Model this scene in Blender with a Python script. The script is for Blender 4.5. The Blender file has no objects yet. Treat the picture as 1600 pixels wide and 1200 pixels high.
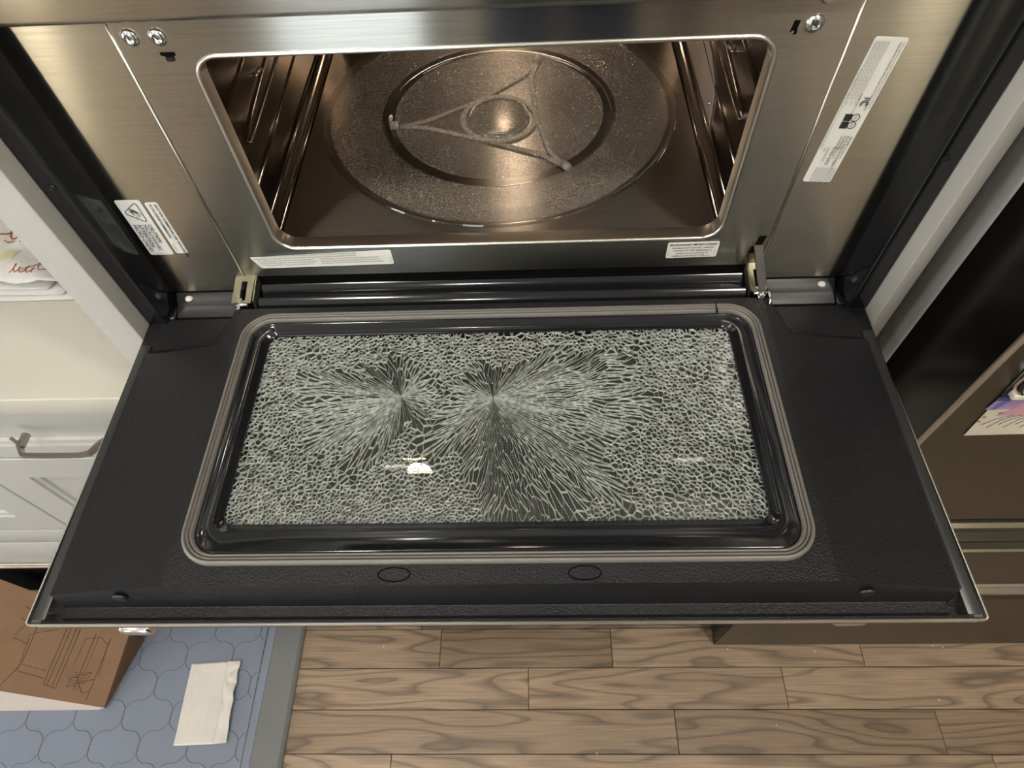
import bpy, bmesh, math, random
from mathutils import Vector, Matrix, noise
from mathutils.geometry import tessellate_polygon, delaunay_2d_cdt
random.seed(7)
C = bpy.context.scene.collection
sc = bpy.context.scene
PI = math.pi
FL = -1.0225                      # floor height; z = 0 is the rim of the open microwave door, y = 0 its hinge line

# ------------------------------------------------------------------ camera, world, lights, exposure
cd = bpy.data.cameras.new('camera'); cam = bpy.data.objects.new('camera', cd); C.objects.link(cam)
cam.matrix_world = Matrix(((0.9992505, 0.0183747, 0.0340706, 0.0341),
                           (0.0035889, 0.8323906, -0.5541778, -0.4375),
                           (-0.0385429, 0.5538848, 0.8317007, 0.5275),
                           (0, 0, 0, 1)))
cd.sensor_width = 36; cd.lens = 1012.2 / 1600 * 36; cd.clip_start = 0.01
sc.camera = cam
w = bpy.data.worlds.new('world'); sc.world = w; w.use_nodes = True
w.node_tree.nodes['Background'].inputs[0].default_value = (0.8, 0.85, 1.0, 1)
w.node_tree.nodes['Background'].inputs[1].default_value = 0.1
sc.view_settings.view_transform = 'Standard'; sc.view_settings.look = 'None'
sc.view_settings.gamma = 1; sc.view_settings.use_curve_mapping = False
sc.view_settings.exposure = -0.08
CEIL = FL + 2.55
def area(name, loc, size, power, col, rot=(0, 0, 0), sy=None, shape='DISK', spread=None):
    l = bpy.data.lights.new(name, 'AREA'); l.energy = power; l.color = col; l.size = size; l.shape = shape
    if sy: l.size_y = sy
    if spread: l.spread = spread
    o = bpy.data.objects.new(name, l); o.location = loc; o.rotation_euler = rot; C.objects.link(o); return o
WARM = (1.0, 0.93, 0.81)
DOWNLIGHTS = [(-1.45, -1.25), (1.10, -1.30), (-0.25, -1.9), (-0.55, -0.55), (0.75, -0.62), (-1.9, -2.4), (1.6, -2.5)]
for x, y in DOWNLIGHTS:
    area('downlight_lamp', (x, y, CEIL - 0.03), 0.14, 9.5, WARM)
area('added_window_daylight', (-0.80, -2.93, -0.02), 0.86, 15, (0.84, 0.92, 1.0), (-PI / 2, PI, 0), 1.9, 'RECTANGLE')  # added daylight for the unseen window behind the camera
area('added_side_window_daylight', (-2.93, -1.25, 0.25), 1.0, 17, (0.86, 0.92, 1.0), (0, -PI / 2, 0), 1.1, 'RECTANGLE')  # added daylight for the unseen window on the left wall
area('oven_lamp', (0.01, 0.425, 0.290), 0.05, 0.30, (1.0, 0.80, 0.62))

# ------------------------------------------------------------------ materials
def mat(name, col=(0.8, 0.8, 0.8), rough=0.5, metal=0.0, bump=0.0, bscale=500, var=0.0, vscale=8, coat=0, spec=0.5, aniso=0, tan=None,
        stretch=(1, 1, 1), col2=None, emis=None, estr=0, streak=0):
    m = bpy.data.materials.new(name); m.use_nodes = True
    nt = m.node_tree; N = nt.nodes; L = nt.links; b = N['Principled BSDF']
    b.inputs['Base Color'].default_value = (*col, 1); b.inputs['Roughness'].default_value = rough
    b.inputs['Metallic'].default_value = metal; b.inputs['Specular IOR Level'].default_value = spec
    b.inputs['Coat Weight'].default_value = coat; b.inputs['Coat Roughness'].default_value = 0.06
    tc = N.new('ShaderNodeTexCoord'); mp = N.new('ShaderNodeMapping'); mp.inputs['Scale'].default_value = stretch
    L.new(tc.outputs['Object'], mp.inputs[0])
    if bump or streak:
        nz = N.new('ShaderNodeTexNoise'); nz.inputs['Scale'].default_value = bscale; nz.inputs['Detail'].default_value = 3
        L.new(mp.outputs[0], nz.inputs['Vector'])
    if bump:
        bp = N.new('ShaderNodeBump'); bp.inputs['Strength'].default_value = bump; bp.inputs['Distance'].default_value = 0.0006
        L.new(nz.outputs[0], bp.inputs['Height']); L.new(bp.outputs[0], b.inputs['Normal'])
    c2 = col2 or tuple(c * (1 - var) for c in col)
    src = None
    if var or col2:
        n2 = N.new('ShaderNodeTexNoise'); n2.inputs['Scale'].default_value = vscale; n2.inputs['Detail'].default_value = 4
        L.new(mp.outputs[0], n2.inputs['Vector']); src = n2.outputs[0]
    if streak:
        src = nz.outputs[0]; c2 = tuple(c * (1 - streak) for c in col)
    if src is not None:
        mx = N.new('ShaderNodeMix'); mx.data_type = 'RGBA'
        mr = N.new('ShaderNodeMapRange'); mr.inputs[1].default_value = 0.35; mr.inputs[2].default_value = 0.65
        L.new(src, mr.inputs[0]); L.new(mr.outputs[0], mx.inputs[0])
        mx.inputs[6].default_value = (*col, 1); mx.inputs[7].default_value = (*c2, 1)
        L.new(mx.outputs[2], b.inputs['Base Color'])
    if aniso:
        b.inputs['Anisotropic'].default_value = aniso
        cv = N.new('ShaderNodeCombineXYZ')
        for i in range(3): cv.inputs[i].default_value = tan[i]
        L.new(cv.outputs[0], b.inputs['Tangent'])
    if emis:
        b.inputs['Emission Color'].default_value = (*emis, 1); b.inputs['Emission Strength'].default_value = estr
    return m
M = {}
ST = (1, 1, 60)
M['steel'] = mat('brushed_steel', (0.41, 0.40, 0.355), 0.21, 1, bump=0, bscale=14, aniso=1.0, tan=(0, 0, 1), stretch=(1, 1, 90), streak=0.12)
M['steel_lip'] = mat('rolled_steel_edge', (0.70, 0.67, 0.60), 0.28, 1)
M['rim'] = mat('polished_door_rim', (0.85, 0.82, 0.76), 0.38, 1)
M['cavity'] = mat('cavity_steel', (0.36, 0.315, 0.27), 0.2, 1, bump=0.03, bscale=60, var=0.12, vscale=6)
M['cavity_floor'] = mat('cavity_floor_steel', (0.44, 0.40, 0.35), 0.32, 1, bump=0.05, bscale=14, stretch=(1, 90, 1), aniso=0.7, tan=(0, 1, 0), streak=0.2)
M['mica'] = mat('mica_sheet', (0.46, 0.38, 0.31), 0.55, var=0.15, vscale=40)
M['gloss_black'] = mat('gloss_black_enamel', (0.008, 0.008, 0.010), 0.13, spec=0.6)
M['satin_black'] = mat('satin_black_paint', (0.008, 0.008, 0.010), 0.33, spec=0.3)
M['plastic'] = mat('textured_black_plastic', (0.010, 0.010, 0.0115), 0.36, bump=1.0, bscale=620, spec=0.30)
M['plastic_flat'] = mat('smooth_black_plastic', (0.014, 0.014, 0.015), 0.42)
M['side_strip'] = mat('grey_black_strip', (0.028, 0.028, 0.028), 0.32)
M['rubber'] = mat('grey_rubber', (0.16, 0.15, 0.135), 0.38)
M['void'] = mat('black_void', (0.002, 0.002, 0.002), 0.9, spec=0.1)
M['zinc'] = mat('yellow_zinc', (0.36, 0.34, 0.25), 0.34, 0.9)
M['chrome'] = mat('bright_metal', (0.72, 0.72, 0.72), 0.2, 1)
M['dark_metal'] = mat('dark_metal', (0.05, 0.048, 0.045), 0.35, 0.6)
M['arm_metal'] = mat('blackened_metal', (0.03, 0.026, 0.022), 0.5, 0.3)
M['label'] = mat('label_paper', (0.66, 0.66, 0.62), 0.5)
M['ink'] = mat('black_ink', (0.02, 0.02, 0.02), 0.6)
M['ink2'] = mat('grey_ink', (0.16, 0.16, 0.16), 0.6)
M['paint'] = mat('cabinet_paint', (0.43, 0.425, 0.39), 0.38, bump=0.05, bscale=60)
M['quartz'] = mat('cream_quartz', (0.52, 0.505, 0.44), 0.25, var=0.06, vscale=3)
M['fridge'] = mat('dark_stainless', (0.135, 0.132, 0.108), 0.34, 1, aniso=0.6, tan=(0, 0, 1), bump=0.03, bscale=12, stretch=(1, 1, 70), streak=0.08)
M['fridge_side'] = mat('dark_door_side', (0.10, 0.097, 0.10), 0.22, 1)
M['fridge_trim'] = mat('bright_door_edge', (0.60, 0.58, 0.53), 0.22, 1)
M['fridge_body'] = mat('grey_body_panel', (0.36, 0.36, 0.35), 0.35, 0.3)
M['nickel'] = mat('brushed_nickel', (0.42, 0.39, 0.34), 0.32, 1)
M['mat_rubber'] = mat('blue_grey_foam', (0.20, 0.228, 0.29), 0.55, bump=0.15, bscale=300, var=0.06, vscale=5)
M['mat_border'] = mat('grey_foam_border', (0.15, 0.155, 0.15), 0.55, bump=0.15, bscale=300)
M['mat_line'] = mat('groove_shade_tone', (0.13, 0.145, 0.17), 0.6)  # darker tone paints the shade of recessed lines onto the ridges
M['tissue'] = mat('off_white_tissue', (0.62, 0.585, 0.53), 0.8, bump=0.3, bscale=60, var=0.06, vscale=14)
M['cardboard'] = mat('brown_cardboard', (0.165, 0.088, 0.042), 0.8, bump=0.25, bscale=250, var=0.12, vscale=20)
M['cardboard_pale'] = mat('pale_cardboard', (0.47, 0.41, 0.36), 0.8)
M['box_ink'] = mat('box_print', (0.085, 0.045, 0.022), 0.8)
M['paper'] = mat('white_paper', (0.56, 0.555, 0.53), 0.6, var=0.05, vscale=12)
M['yellow'] = mat('pale_yellow_print', (0.60, 0.52, 0.22), 0.6)
M['brown_ink'] = mat('red_brown_ink', (0.30, 0.07, 0.03), 0.6)
M['wall'] = mat('wall_paint', (0.36, 0.35, 0.33), 0.8)
M['ceiling'] = mat('ceiling_paint', (0.75, 0.74, 0.70), 0.9)
M['screen'] = None
M['roller'] = mat('white_plastic', (0.66, 0.62, 0.55), 0.45)
M['support'] = mat('translucent_grey_plastic', (0.62, 0.56, 0.48), 0.45)
M['glow'] = mat('lamp_glow', (1, 1, 1), 0.5, emis=WARM, estr=14)
M['column'] = mat('added_column_glow', (0.9, 0.85, 0.7), 0.8, emis=(1.0, 0.86, 0.62), estr=12)  # glow of an added column, there for streaks in the steel
M['column_dim'] = mat('added_column_dim_glow', (0.9, 0.85, 0.7), 0.8, emis=(1.0, 0.86, 0.62), estr=3)
M['window_glow'] = mat('daylit_pane', (0.8, 0.85, 0.9), 0.2, emis=(0.8, 0.9, 1.0), estr=3.0)
M['display'] = mat('added_dome_glow', (0.9, 0.9, 0.85), 0.3, emis=(1, 1, 0.95), estr=60)  # added glow, meant only as a reflection in the cracked glass
M['bar_glow'] = mat('added_bar_glow', (0.9, 0.85, 0.4), 0.3, emis=(1, 0.9, 0.5), estr=40)
M['navy'] = mat('navy_cloth', (0.025, 0.042, 0.14), 0.85, bump=0.2, bscale=300)
M['skin'] = mat('skin', (0.50, 0.30, 0.21), 0.55)
M['hair'] = mat('hair', (0.04, 0.025, 0.015), 0.6)

def wood():
    m = bpy.data.materials.new('oak_plank'); m.use_nodes = True
    nt = m.node_tree; N = nt.nodes; L = nt.links; b = N['Principled BSDF']; b.inputs['Roughness'].default_value = 0.42
    tc = N.new('ShaderNodeTexCoord'); oi = N.new('ShaderNodeObjectInfo')
    off = N.new('ShaderNodeVectorMath'); off.operation = 'SCALE'; L.new(oi.outputs['Location'], off.inputs[0]); off.inputs['Scale'].default_value = 7.3
    ad = N.new('ShaderNodeVectorMath'); L.new(tc.outputs['Object'], ad.inputs[0]); L.new(off.outputs[0], ad.inputs[1])
    mp = N.new('ShaderNodeMapping'); mp.inputs['Scale'].default_value = (1.2, 9, 1); L.new(ad.outputs[0], mp.inputs[0])
    n1 = N.new('ShaderNodeTexNoise'); n1.inputs['Scale'].default_value = 1.0; n1.inputs['Detail'].default_value = 2; L.new(mp.outputs[0], n1.inputs[0])
    # growth rings: contour lines of the smooth field
    mu = N.new('ShaderNodeMath'); mu.operation = 'MULTIPLY'; mu.inputs[1].default_value = 15; L.new(n1.outputs[0], mu.inputs[0])
    fr = N.new('ShaderNodeMath'); fr.operation = 'FRACT'; L.new(mu.outputs[0], fr.inputs[0])
    rp = N.new('ShaderNodeValToRGB'); L.new(fr.outputs[0], rp.inputs[0])
    e = rp.color_ramp.elements; e[0].position = 0.0; e[0].color = (0.45, 0.45, 0.45, 1); e[1].position = 0.35; e[1].color = (1, 1, 1, 1)
    k = e.new(0.9); k.color = (0.88, 0.88, 0.88, 1); k = e.new(1.0); k.color = (0.5, 0.5, 0.5, 1)
    mp2 = N.new('ShaderNodeMapping'); mp2.inputs['Scale'].default_value = (9, 260, 1); L.new(ad.outputs[0], mp2.inputs[0])
    n2 = N.new('ShaderNodeTexNoise'); n2.inputs['Scale'].default_value = 1; n2.inputs['Detail'].default_value = 5; L.new(mp2.outputs[0], n2.inputs[0])
    mr = N.new('ShaderNodeMapRange'); mr.inputs[1].default_value = 0.3; mr.inputs[2].default_value = 0.7; mr.inputs[3].default_value = 0.72; mr.inputs[4].default_value = 1.1
    L.new(n2.outputs[0], mr.inputs[0])
    tone = N.new('ShaderNodeValToRGB'); L.new(oi.outputs['Random'], tone.inputs[0])
    t = tone.color_ramp.elements; t[0].color = (0.22, 0.150, 0.095, 1); t[1].color = (0.39, 0.28, 0.19, 1)
    k = t.new(0.5); k.color = (0.33, 0.23, 0.15, 1)
    v1 = N.new('ShaderNodeVectorMath'); v1.operation = 'MULTIPLY'; L.new(tone.outputs[0], v1.inputs[0]); L.new(rp.outputs[0], v1.inputs[1])
    v2 = N.new('ShaderNodeVectorMath'); v2.operation = 'SCALE'; L.new(v1.outputs[0], v2.inputs[0]); L.new(mr.outputs[0], v2.inputs['Scale'])
    L.new(v2.outputs[0], b.inputs['Base Color'])
    bp = N.new('ShaderNodeBump'); bp.inputs['Strength'].default_value = 0.15; bp.inputs['Distance'].default_value = 0.001
    L.new(n2.outputs[0], bp.inputs['Height']); L.new(bp.outputs[0], b.inputs['Normal'])
    return m
M['wood'] = wood()

def glassy(name, tint, tex=False, rough=0.02, refl=1.0):
    """thin clear glass: fresnel mirror over a transparent sheet; optionally pebbled"""
    m = bpy.data.materials.new(name); m.use_nodes = True; nt = m.node_tree; N = nt.nodes; L = nt.links; N.clear()
    out = N.new('ShaderNodeOutputMaterial'); mx = N.new('ShaderNodeMixShader'); tr = N.new('ShaderNodeBsdfTransparent'); gl = N.new('ShaderNodeBsdfGlossy')
    fr = N.new('ShaderNodeFresnel'); gm = N.new('ShaderNodeNewGeometry'); io = N.new('ShaderNodeMapRange')
    io.inputs[3].default_value = 1.52; io.inputs[4].default_value = 1 / 1.52; L.new(gm.outputs['Backfacing'], io.inputs[0]); L.new(io.outputs[0], fr.inputs[0])
    tr.inputs[0].default_value = (*tint, 1); gl.inputs['Roughness'].default_value = rough
    mu = N.new('ShaderNodeMath'); mu.operation = 'MULTIPLY'; mu.inputs[1].default_value = refl; L.new(fr.outputs[0], mu.inputs[0])
    L.new(mu.outputs[0], mx.inputs[0]); L.new(tr.outputs[0], mx.inputs[1]); L.new(gl.outputs[0], mx.inputs[2])
    sh = mx
    if tex:
        tc = N.new('ShaderNodeTexCoord'); nz = N.new('ShaderNodeTexNoise'); nz.inputs['Scale'].default_value = 620; nz.inputs['Detail'].default_value = 0
        L.new(tc.outputs['Object'], nz.inputs[0])
        bp = N.new('ShaderNodeBump'); bp.inputs['Strength'].default_value = 0.9; bp.inputs['Distance'].default_value = 0.0012
        L.new(nz.outputs[0], bp.inputs['Height']); L.new(bp.outputs[0], gl.inputs['Normal'])
        df = N.new('ShaderNodeBsdfDiffuse'); df.inputs[0].default_value = (0.42, 0.37, 0.30, 1); L.new(bp.outputs[0], df.inputs['Normal'])
        rp = N.new('ShaderNodeMapRange'); rp.inputs[1].default_value = 0.42; rp.inputs[2].default_value = 0.7; rp.inputs[3].default_value = 0.10; rp.inputs[4].default_value = 0.50
        L.new(nz.outputs[0], rp.inputs[0])
        m2 = N.new('ShaderNodeMixShader'); L.new(rp.outputs[0], m2.inputs[0]); L.new(mx.outputs[0], m2.inputs[1]); L.new(df.outputs[0], m2.inputs[2]); sh = m2
    L.new(sh.outputs[0], out.inputs[0]); return m
M['shard_top'] = glassy('shard_glass', (0.90, 0.93, 0.91), rough=0.015)
M['tray_glass'] = glassy('pebbled_tray_glass', (0.93, 0.92, 0.90), tex=True, rough=0.12, refl=1.3)
M['tray_clear'] = glassy('clear_tray_glass', (0.86, 0.85, 0.82), rough=0.04, refl=1.8)
def crack():
    m = bpy.data.materials.new('fracture_face'); m.use_nodes = True; nt = m.node_tree; N = nt.nodes; L = nt.links; b = N['Principled BSDF']
    out = N['Material Output']
    ge = N.new('ShaderNodeNewGeometry'); tc = N.new('ShaderNodeTexCoord')
    nz = N.new('ShaderNodeTexNoise'); nz.inputs['Scale'].default_value = 260; nz.inputs['Detail'].default_value = 2; L.new(tc.outputs['Object'], nz.inputs[0])
    b.inputs['Base Color'].default_value = (0.95, 0.97, 0.96, 1); b.inputs['Roughness'].default_value = 0.25
    b.inputs['Transmission Weight'].default_value = 0.0
    tl = N.new('ShaderNodeBsdfTranslucent'); tl.inputs[0].default_value = (0.93, 0.94, 0.90, 1)
    m0 = N.new('ShaderNodeMixShader'); m0.inputs[0].default_value = 0.35; L.new(b.outputs[0], m0.inputs[1]); L.new(tl.outputs[0], m0.inputs[2])
    tr = N.new('ShaderNodeBsdfTransparent'); tr.inputs[0].default_value = (0.93, 0.94, 0.93, 1)
    mr = N.new('ShaderNodeMapRange'); mr.inputs[1].default_value = 0.40; mr.inputs[2].default_value = 0.62; L.new(nz.outputs[0], mr.inputs[0])
    ml = N.new('ShaderNodeMath'); ml.operation = 'MULTIPLY_ADD'; L.new(mr.outputs[0], ml.inputs[0]); ml.inputs[1].default_value = 0.45; ml.inputs[2].default_value = 0.42
    mx = N.new('ShaderNodeMixShader'); L.new(ml.outputs[0], mx.inputs[0]); L.new(tr.outputs[0], mx.inputs[1]); L.new(m0.outputs[0], mx.inputs[2])
    L.new(mx.outputs[0], out.inputs[0]); return m
M['crack'] = crack()
def perforated():
    m = bpy.data.materials.new('perforated_screen'); m.use_nodes = True; nt = m.node_tree; N = nt.nodes; L = nt.links; b = N['Principled BSDF']
    tc = N.new('ShaderNodeTexCoord'); vo = N.new('ShaderNodeTexVoronoi'); vo.inputs['Scale'].default_value = 620; vo.inputs['Randomness'].default_value = 0.0
    L.new(tc.outputs['Object'], vo.inputs['Vector'])
    r = N.new('ShaderNodeValToRGB'); L.new(vo.outputs['Distance'], r.inputs[0])
    e = r.color_ramp.elements; e[0].position = 0.40; e[0].color = (0.004, 0.004, 0.004, 1); e[1].position = 0.5; e[1].color = (0.085, 0.082, 0.075, 1)
    L.new(r.outputs[0], b.inputs['Base Color']); b.inputs['Roughness'].default_value = 0.45
    return m
M['screen'] = perforated()

# ------------------------------------------------------------------ helpers
def obj(name, verts, faces, m, parent=None, smooth=False, mats=None, fm=None):
    me = bpy.data.meshes.new(name); me.from_pydata([tuple(v) for v in verts], [], faces); me.validate()
    for mm in (mats or [m]): me.materials.append(mm)
    if fm:
        for p, i in zip(me.polygons, fm): p.material_index = i
    if smooth: me.polygons.foreach_set('use_smooth', [True] * len(me.polygons))
    me.update()
    o = bpy.data.objects.new(name, me); C.objects.link(o)
    if parent: o.parent = parent
    return o
def fixn(o):
    bm = bmesh.new(); bm.from_mesh(o.data); bmesh.ops.recalc_face_normals(bm, faces=bm.faces); bm.to_mesh(o.data); bm.free(); return o
def sharp(o, deg=35):
    for p in o.data.polygons: p.use_smooth = True
    bm = bmesh.new(); bm.from_mesh(o.data)
    for e in bm.edges:
        if len(e.link_faces) == 2 and e.calc_face_angle(0) > math.radians(deg): e.smooth = False
    bm.to_mesh(o.data); bm.free(); return o
def box(name, x0, x1, y0, y1, z0, z1, m, parent=None, bev=0.0, seg=2):
    bm = bmesh.new(); bmesh.ops.create_cube(bm, size=1)
    for v in bm.verts: v.co = Vector(((x0 + x1) / 2 + v.co.x * (x1 - x0), (y0 + y1) / 2 + v.co.y * (y1 - y0), (z0 + z1) / 2 + v.co.z * (z1 - z0)))
    if bev: bmesh.ops.bevel(bm, geom=bm.edges[:], offset=bev, segments=seg, profile=0.5, affect='EDGES')
    me = bpy.data.meshes.new(name); bm.to_mesh(me); bm.free(); me.materials.append(m)
    o = bpy.data.objects.new(name, me); C.objects.link(o)
    if parent: o.parent = parent
    if bev: sharp(o, 50)
    return o
def empty(name, loc=(0, 0, 0), parent=None):
    o = bpy.data.objects.new(name, None); o.location = loc; o.empty_display_size = 0.02; C.objects.link(o)
    if parent: o.parent = parent
    return o
def tag(o, label=None, cat=None, group=None, kind=None):
    if label: o['label'] = label
    if cat: o['category'] = cat
    if group: o['group'] = group
    if kind: o['kind'] = kind
    return o
def rrect(cx, cy, hw, hh, r, n=8):
    pts = []
    for (sx, sy, a0) in ((1, 1, 0), (-1, 1, 90), (-1, -1, 180), (1, -1, 270)):
        for k in range(n + 1):
            a = math.radians(a0 + 90 * k / n)
            pts.append((cx + sx * (hw - r) + r * math.cos(a), cy + sy * (hh - r) + r * math.sin(a)))
    return pts
def loft(name, loops, m, parent=None, cap0=False, cap1=False, smooth=True, closed=True, deg=35):
    n = len(loops[0]); V = [p for l in loops for p in l]; F = []
    for i in range(len(loops) - 1):
        for k in range(n if closed else n - 1):
            a = i * n + k; b = i * n + (k + 1) % n
            F.append((a, b, b + n, a + n))
    if cap0: F.append(tuple(range(n))[::-1])
    if cap1: F.append(tuple((len(loops) - 1) * n + k for k in range(n)))
    o = fixn(obj(name, V, F, m, parent))
    return sharp(o, deg) if smooth else o
def prism(name, poly, f, t, m, parent=None, holes=(), bev=0):
    """poly (2D) with holes, mapped to 3D by f(u, v, d), d in 0..t"""
    polys = [poly] + list(holes); flat = [p for q in polys for p in q]
    tris = tessellate_polygon([[Vector((u, v, 0)) for u, v in q] for q in polys])
    n = len(flat); V = [f(u, v, 0) for u, v in flat] + [f(u, v, t) for u, v in flat]
    F = [tuple(x) for x in tris] + [tuple(i + n for i in x)[::-1] for x in tris]
    s = 0
    for q in polys:
        k = len(q)
        for i in range(k): a = s + i; b = s + (i + 1) % k; F.append((a, b, b + n, a + n))
        s += k
    return fixn(obj(name, V, F, m, parent))
def tube(name, pts, r, m, parent=None, n=8, closed=False, flat=1.0, joinlist=None):
    """round bar along pts; flat squashes it in z"""
    pts = [Vector(p) for p in pts]; V = []; F = []; K = len(pts)
    for i, p in enumerate(pts):
        a = pts[(i - 1) % K] if (closed or i) else p; b = pts[(i + 1) % K] if (closed or i < K - 1) else p
        d = (b - a).normalized(); up = Vector((0, 0, 1)) if abs(d.z) < 0.9 else Vector((0, 1, 0))
        s = d.cross(up).normalized(); u = s.cross(d).normalized(); rr = r[i] if isinstance(r, (list, tuple)) else r
        for k in range(n):
            t = 2 * PI * k / n; V.append(p + s * math.cos(t) * rr + u * math.sin(t) * rr * flat)
    for i in range(K if closed else K - 1):
        for k in range(n):
            a = i * n + k; b = i * n + (k + 1) % n; c = ((i + 1) % K) * n
            F.append((a, b, c + (k + 1) % n, c + k))
    if not closed:
        F.append(tuple(range(n))[::-1]); F.append(tuple((K - 1) * n + k for k in range(n)))
    if joinlist is not None:
        joinlist.append((V, F)); return None
    return obj(name, V, F, m, parent, smooth=True)
def join_obj(name, lst, m, parent=None, smooth=True):
    V = []; F = []
    for v, f in lst:
        o = len(V); V += v; F += [tuple(i + o for i in x) for x in f]
    return obj(name, V, F, m, parent, smooth=smooth)
def lathe(name, prof, c, m, parent=None, n=96, axis='Z', cap=True):
    V = []; F = []
    for r, h in prof:
        for k in range(n):
            a = 2 * PI * k / n
            if axis == 'Z': V.append((c[0] + r * math.cos(a), c[1] + r * math.sin(a), c[2] + h))
            elif axis == 'Y': V.append((c[0] + r * math.cos(a), c[1] - h, c[2] + r * math.sin(a)))
            else: V.append((c[0] + h, c[1] + r * math.cos(a), c[2] + r * math.sin(a)))
    K = len(prof)
    for i in range(K - 1):
        for k in range(n): a = i * n + k; b = i * n + (k + 1) % n; F.append((a, b, b + n, a + n))
    if cap:
        if prof[0][0] > 1e-5: F.append(tuple(range(n))[::-1])
        F.append(tuple((K - 1) * n + k for k in range(n)))
    return sharp(fixn(obj(name, V, F, m, parent)), 40)
def text_mesh(body, size, bold=0.0, align='LEFT', space=1.0, line=1.0):
    cu = bpy.data.curves.new('text', 'FONT'); cu.body = body; cu.size = size; cu.align_x = align; cu.resolution_u = 2
    cu.offset = bold * size; cu.space_character = space; cu.space_line = line
    o = bpy.data.objects.new('text', cu); C.objects.link(o)
    dg = bpy.context.evaluated_depsgraph_get(); me = bpy.data.meshes.new_from_object(o.evaluated_get(dg))
    bpy.data.objects.remove(o); return me
def front_matrix(x, y, z, ang=0.0):
    """local x/y into the plane facing -Y (reading upright at ang 0); ang rotates counter-clockwise as seen from the front"""
    c, s = math.cos(ang), math.sin(ang)
    return Matrix(((c, -s, 0, x), (0, 0, -1, y), (s, c, 0, z), (0, 0, 0, 1)))
def text(name, body, size, mtx, m, parent, **k):
    me = text_mesh(body, size, **k); me.materials.clear(); me.materials.append(m)
    me.transform(mtx); o = bpy.data.objects.new(name, me); C.objects.link(o); o.parent = parent; return o

# ------------------------------------------------------------------ the room
def struct(o): o['kind'] = 'structure'; return o
flr = struct(box('floor', -3.0, 2.6, -3.0, 0.66, FL - 0.06, FL - 0.016, M['void']))
struct(box('ceiling', -3.0, 2.6, -3.0, 0.66, CEIL, CEIL + 0.05, M['ceiling']))
struct(box('wall_back', -3.0, 2.6, 0.66, 0.72, FL - 0.06, CEIL, M['wall']))
struct(box('wall_left', -3.06, -3.0, -3.0, 0.66, FL - 0.06, CEIL, M['wall']))
struct(box('wall_right', 2.6, 2.66, -3.0, 0.66, FL - 0.06, CEIL, M['wall']))
struct(box('wall_front', -3.0, 2.6, -3.06, -3.0, FL - 0.06, CEIL, M['wall']))
win = struct(empty('added_window_1', (-0.80, -2.98, -0.02)))  # unseen window, put in for the steel to reflect
for x0, x1, z0, z1 in ((-0.49, 0.49, 0.96, 1.02), (-0.49, 0.49, -1.00, -0.96), (-0.49, -0.43, -0.96, 0.96), (0.43, 0.49, -0.96, 0.96)):
    box('window_frame', x0, x1, 0, 0.035, z0, z1, M['paint'], win)
box('window_pane', -0.43, 0.43, -0.01, 0.0, -0.96, 0.96, M['window_glow'], win)
win2 = struct(empty('added_window_2', (-2.98, -1.25, 0.25)))  # second unseen window, put in to brighten faces turned left
for y0, y1, z0, z1 in ((-0.61, 0.61, 0.50, 0.56), (-0.61, 0.61, -0.56, -0.50), (-0.61, -0.55, -0.50, 0.50), (0.55, 0.61, -0.50, 0.50), (-0.02, 0.02, -0.50, 0.50)):
    box('window_frame', 0, 0.035, y0, y1, z0, z1, M['paint'], win2)
box('window_pane', -0.01, 0.0, -0.55, 0.55, -0.50, 0.50, M['window_glow'], win2)
for x, y, r_, h_, lb in ((-2.28, -2.70, 0.045, 1.75, 'left'), (1.90, -2.75, 0.10, 1.60, 'right')):  # unseen lamps, added so the brushed steel has bright streaks to reflect
    t = tag(empty('added_column_lamp', (x, y, FL)), 'tall column lamp, unseen and added in the far %s corner for the steel to reflect' % lb, 'lamp', 'added column lamps')
    lathe('added_lamp_shade', [(r_, 0.04), (r_, h_)], (0, 0, 0), M['column' if lb == 'left' else 'column_dim'], t, 32)
    lathe('added_lamp_base', [(r_ + 0.02, -0.014), (r_ + 0.02, 0.03), (r_, 0.04)], (0, 0, 0), M['dark_metal'], t, 32)
for i, (x, y) in enumerate(DOWNLIGHTS):
    t = tag(empty('ceiling_light', (x, y, CEIL)), 'round recessed ceiling downlight out of view overhead', 'light', 'ceiling downlights')
    lathe('trim_ring', [(0.085, 0), (0.095, -0.004), (0.095, -0.001)], (0, 0, 0), M['ceiling'], t, 32)
    lathe('diffuser', [(0.07, -0.006), (0.001, -0.006)], (0, 0, 0), M['glow'], t, 32)

# floor planks
ROW0, RH = -0.0805, 0.0836
JO = {0: [-0.1891, 0.1975], 1: [-0.62, 0.0099, 0.5639], 2: [-0.95, 0.3202, 0.8645], 3: [-0.2785, 0.95], -1: [-0.235, 0.62], 4: [-0.5, 0.35]}
def plank(x0, x1, y0, y1):
    g = 0.0006; cx, cy = (x0 + x1) / 2, (y0 + y1) / 2; hx, hy = (x1 - x0) / 2 - g, (y1 - y0) / 2 - g; b = 0.0012; t = FL + 0.0002 * random.random() - 0.0002
    V = [(sx * (hx - k), sy * (hy - k), z) for z, k in ((FL - 0.0165, 0), (t - 0.0008, 0), (t, b)) for sx, sy in ((-1, -1), (1, -1), (1, 1), (-1, 1))]
    F = [(i * 4 + k, i * 4 + (k + 1) % 4, i * 4 + 4 + (k + 1) % 4, i * 4 + 4 + k) for i in range(2) for k in range(4)] + [(8, 9, 10, 11), (3, 2, 1, 0)]
    o = obj('plank', V, F, M['wood'], flr); o.location = (cx, cy, 0); return o
r = -8
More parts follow.
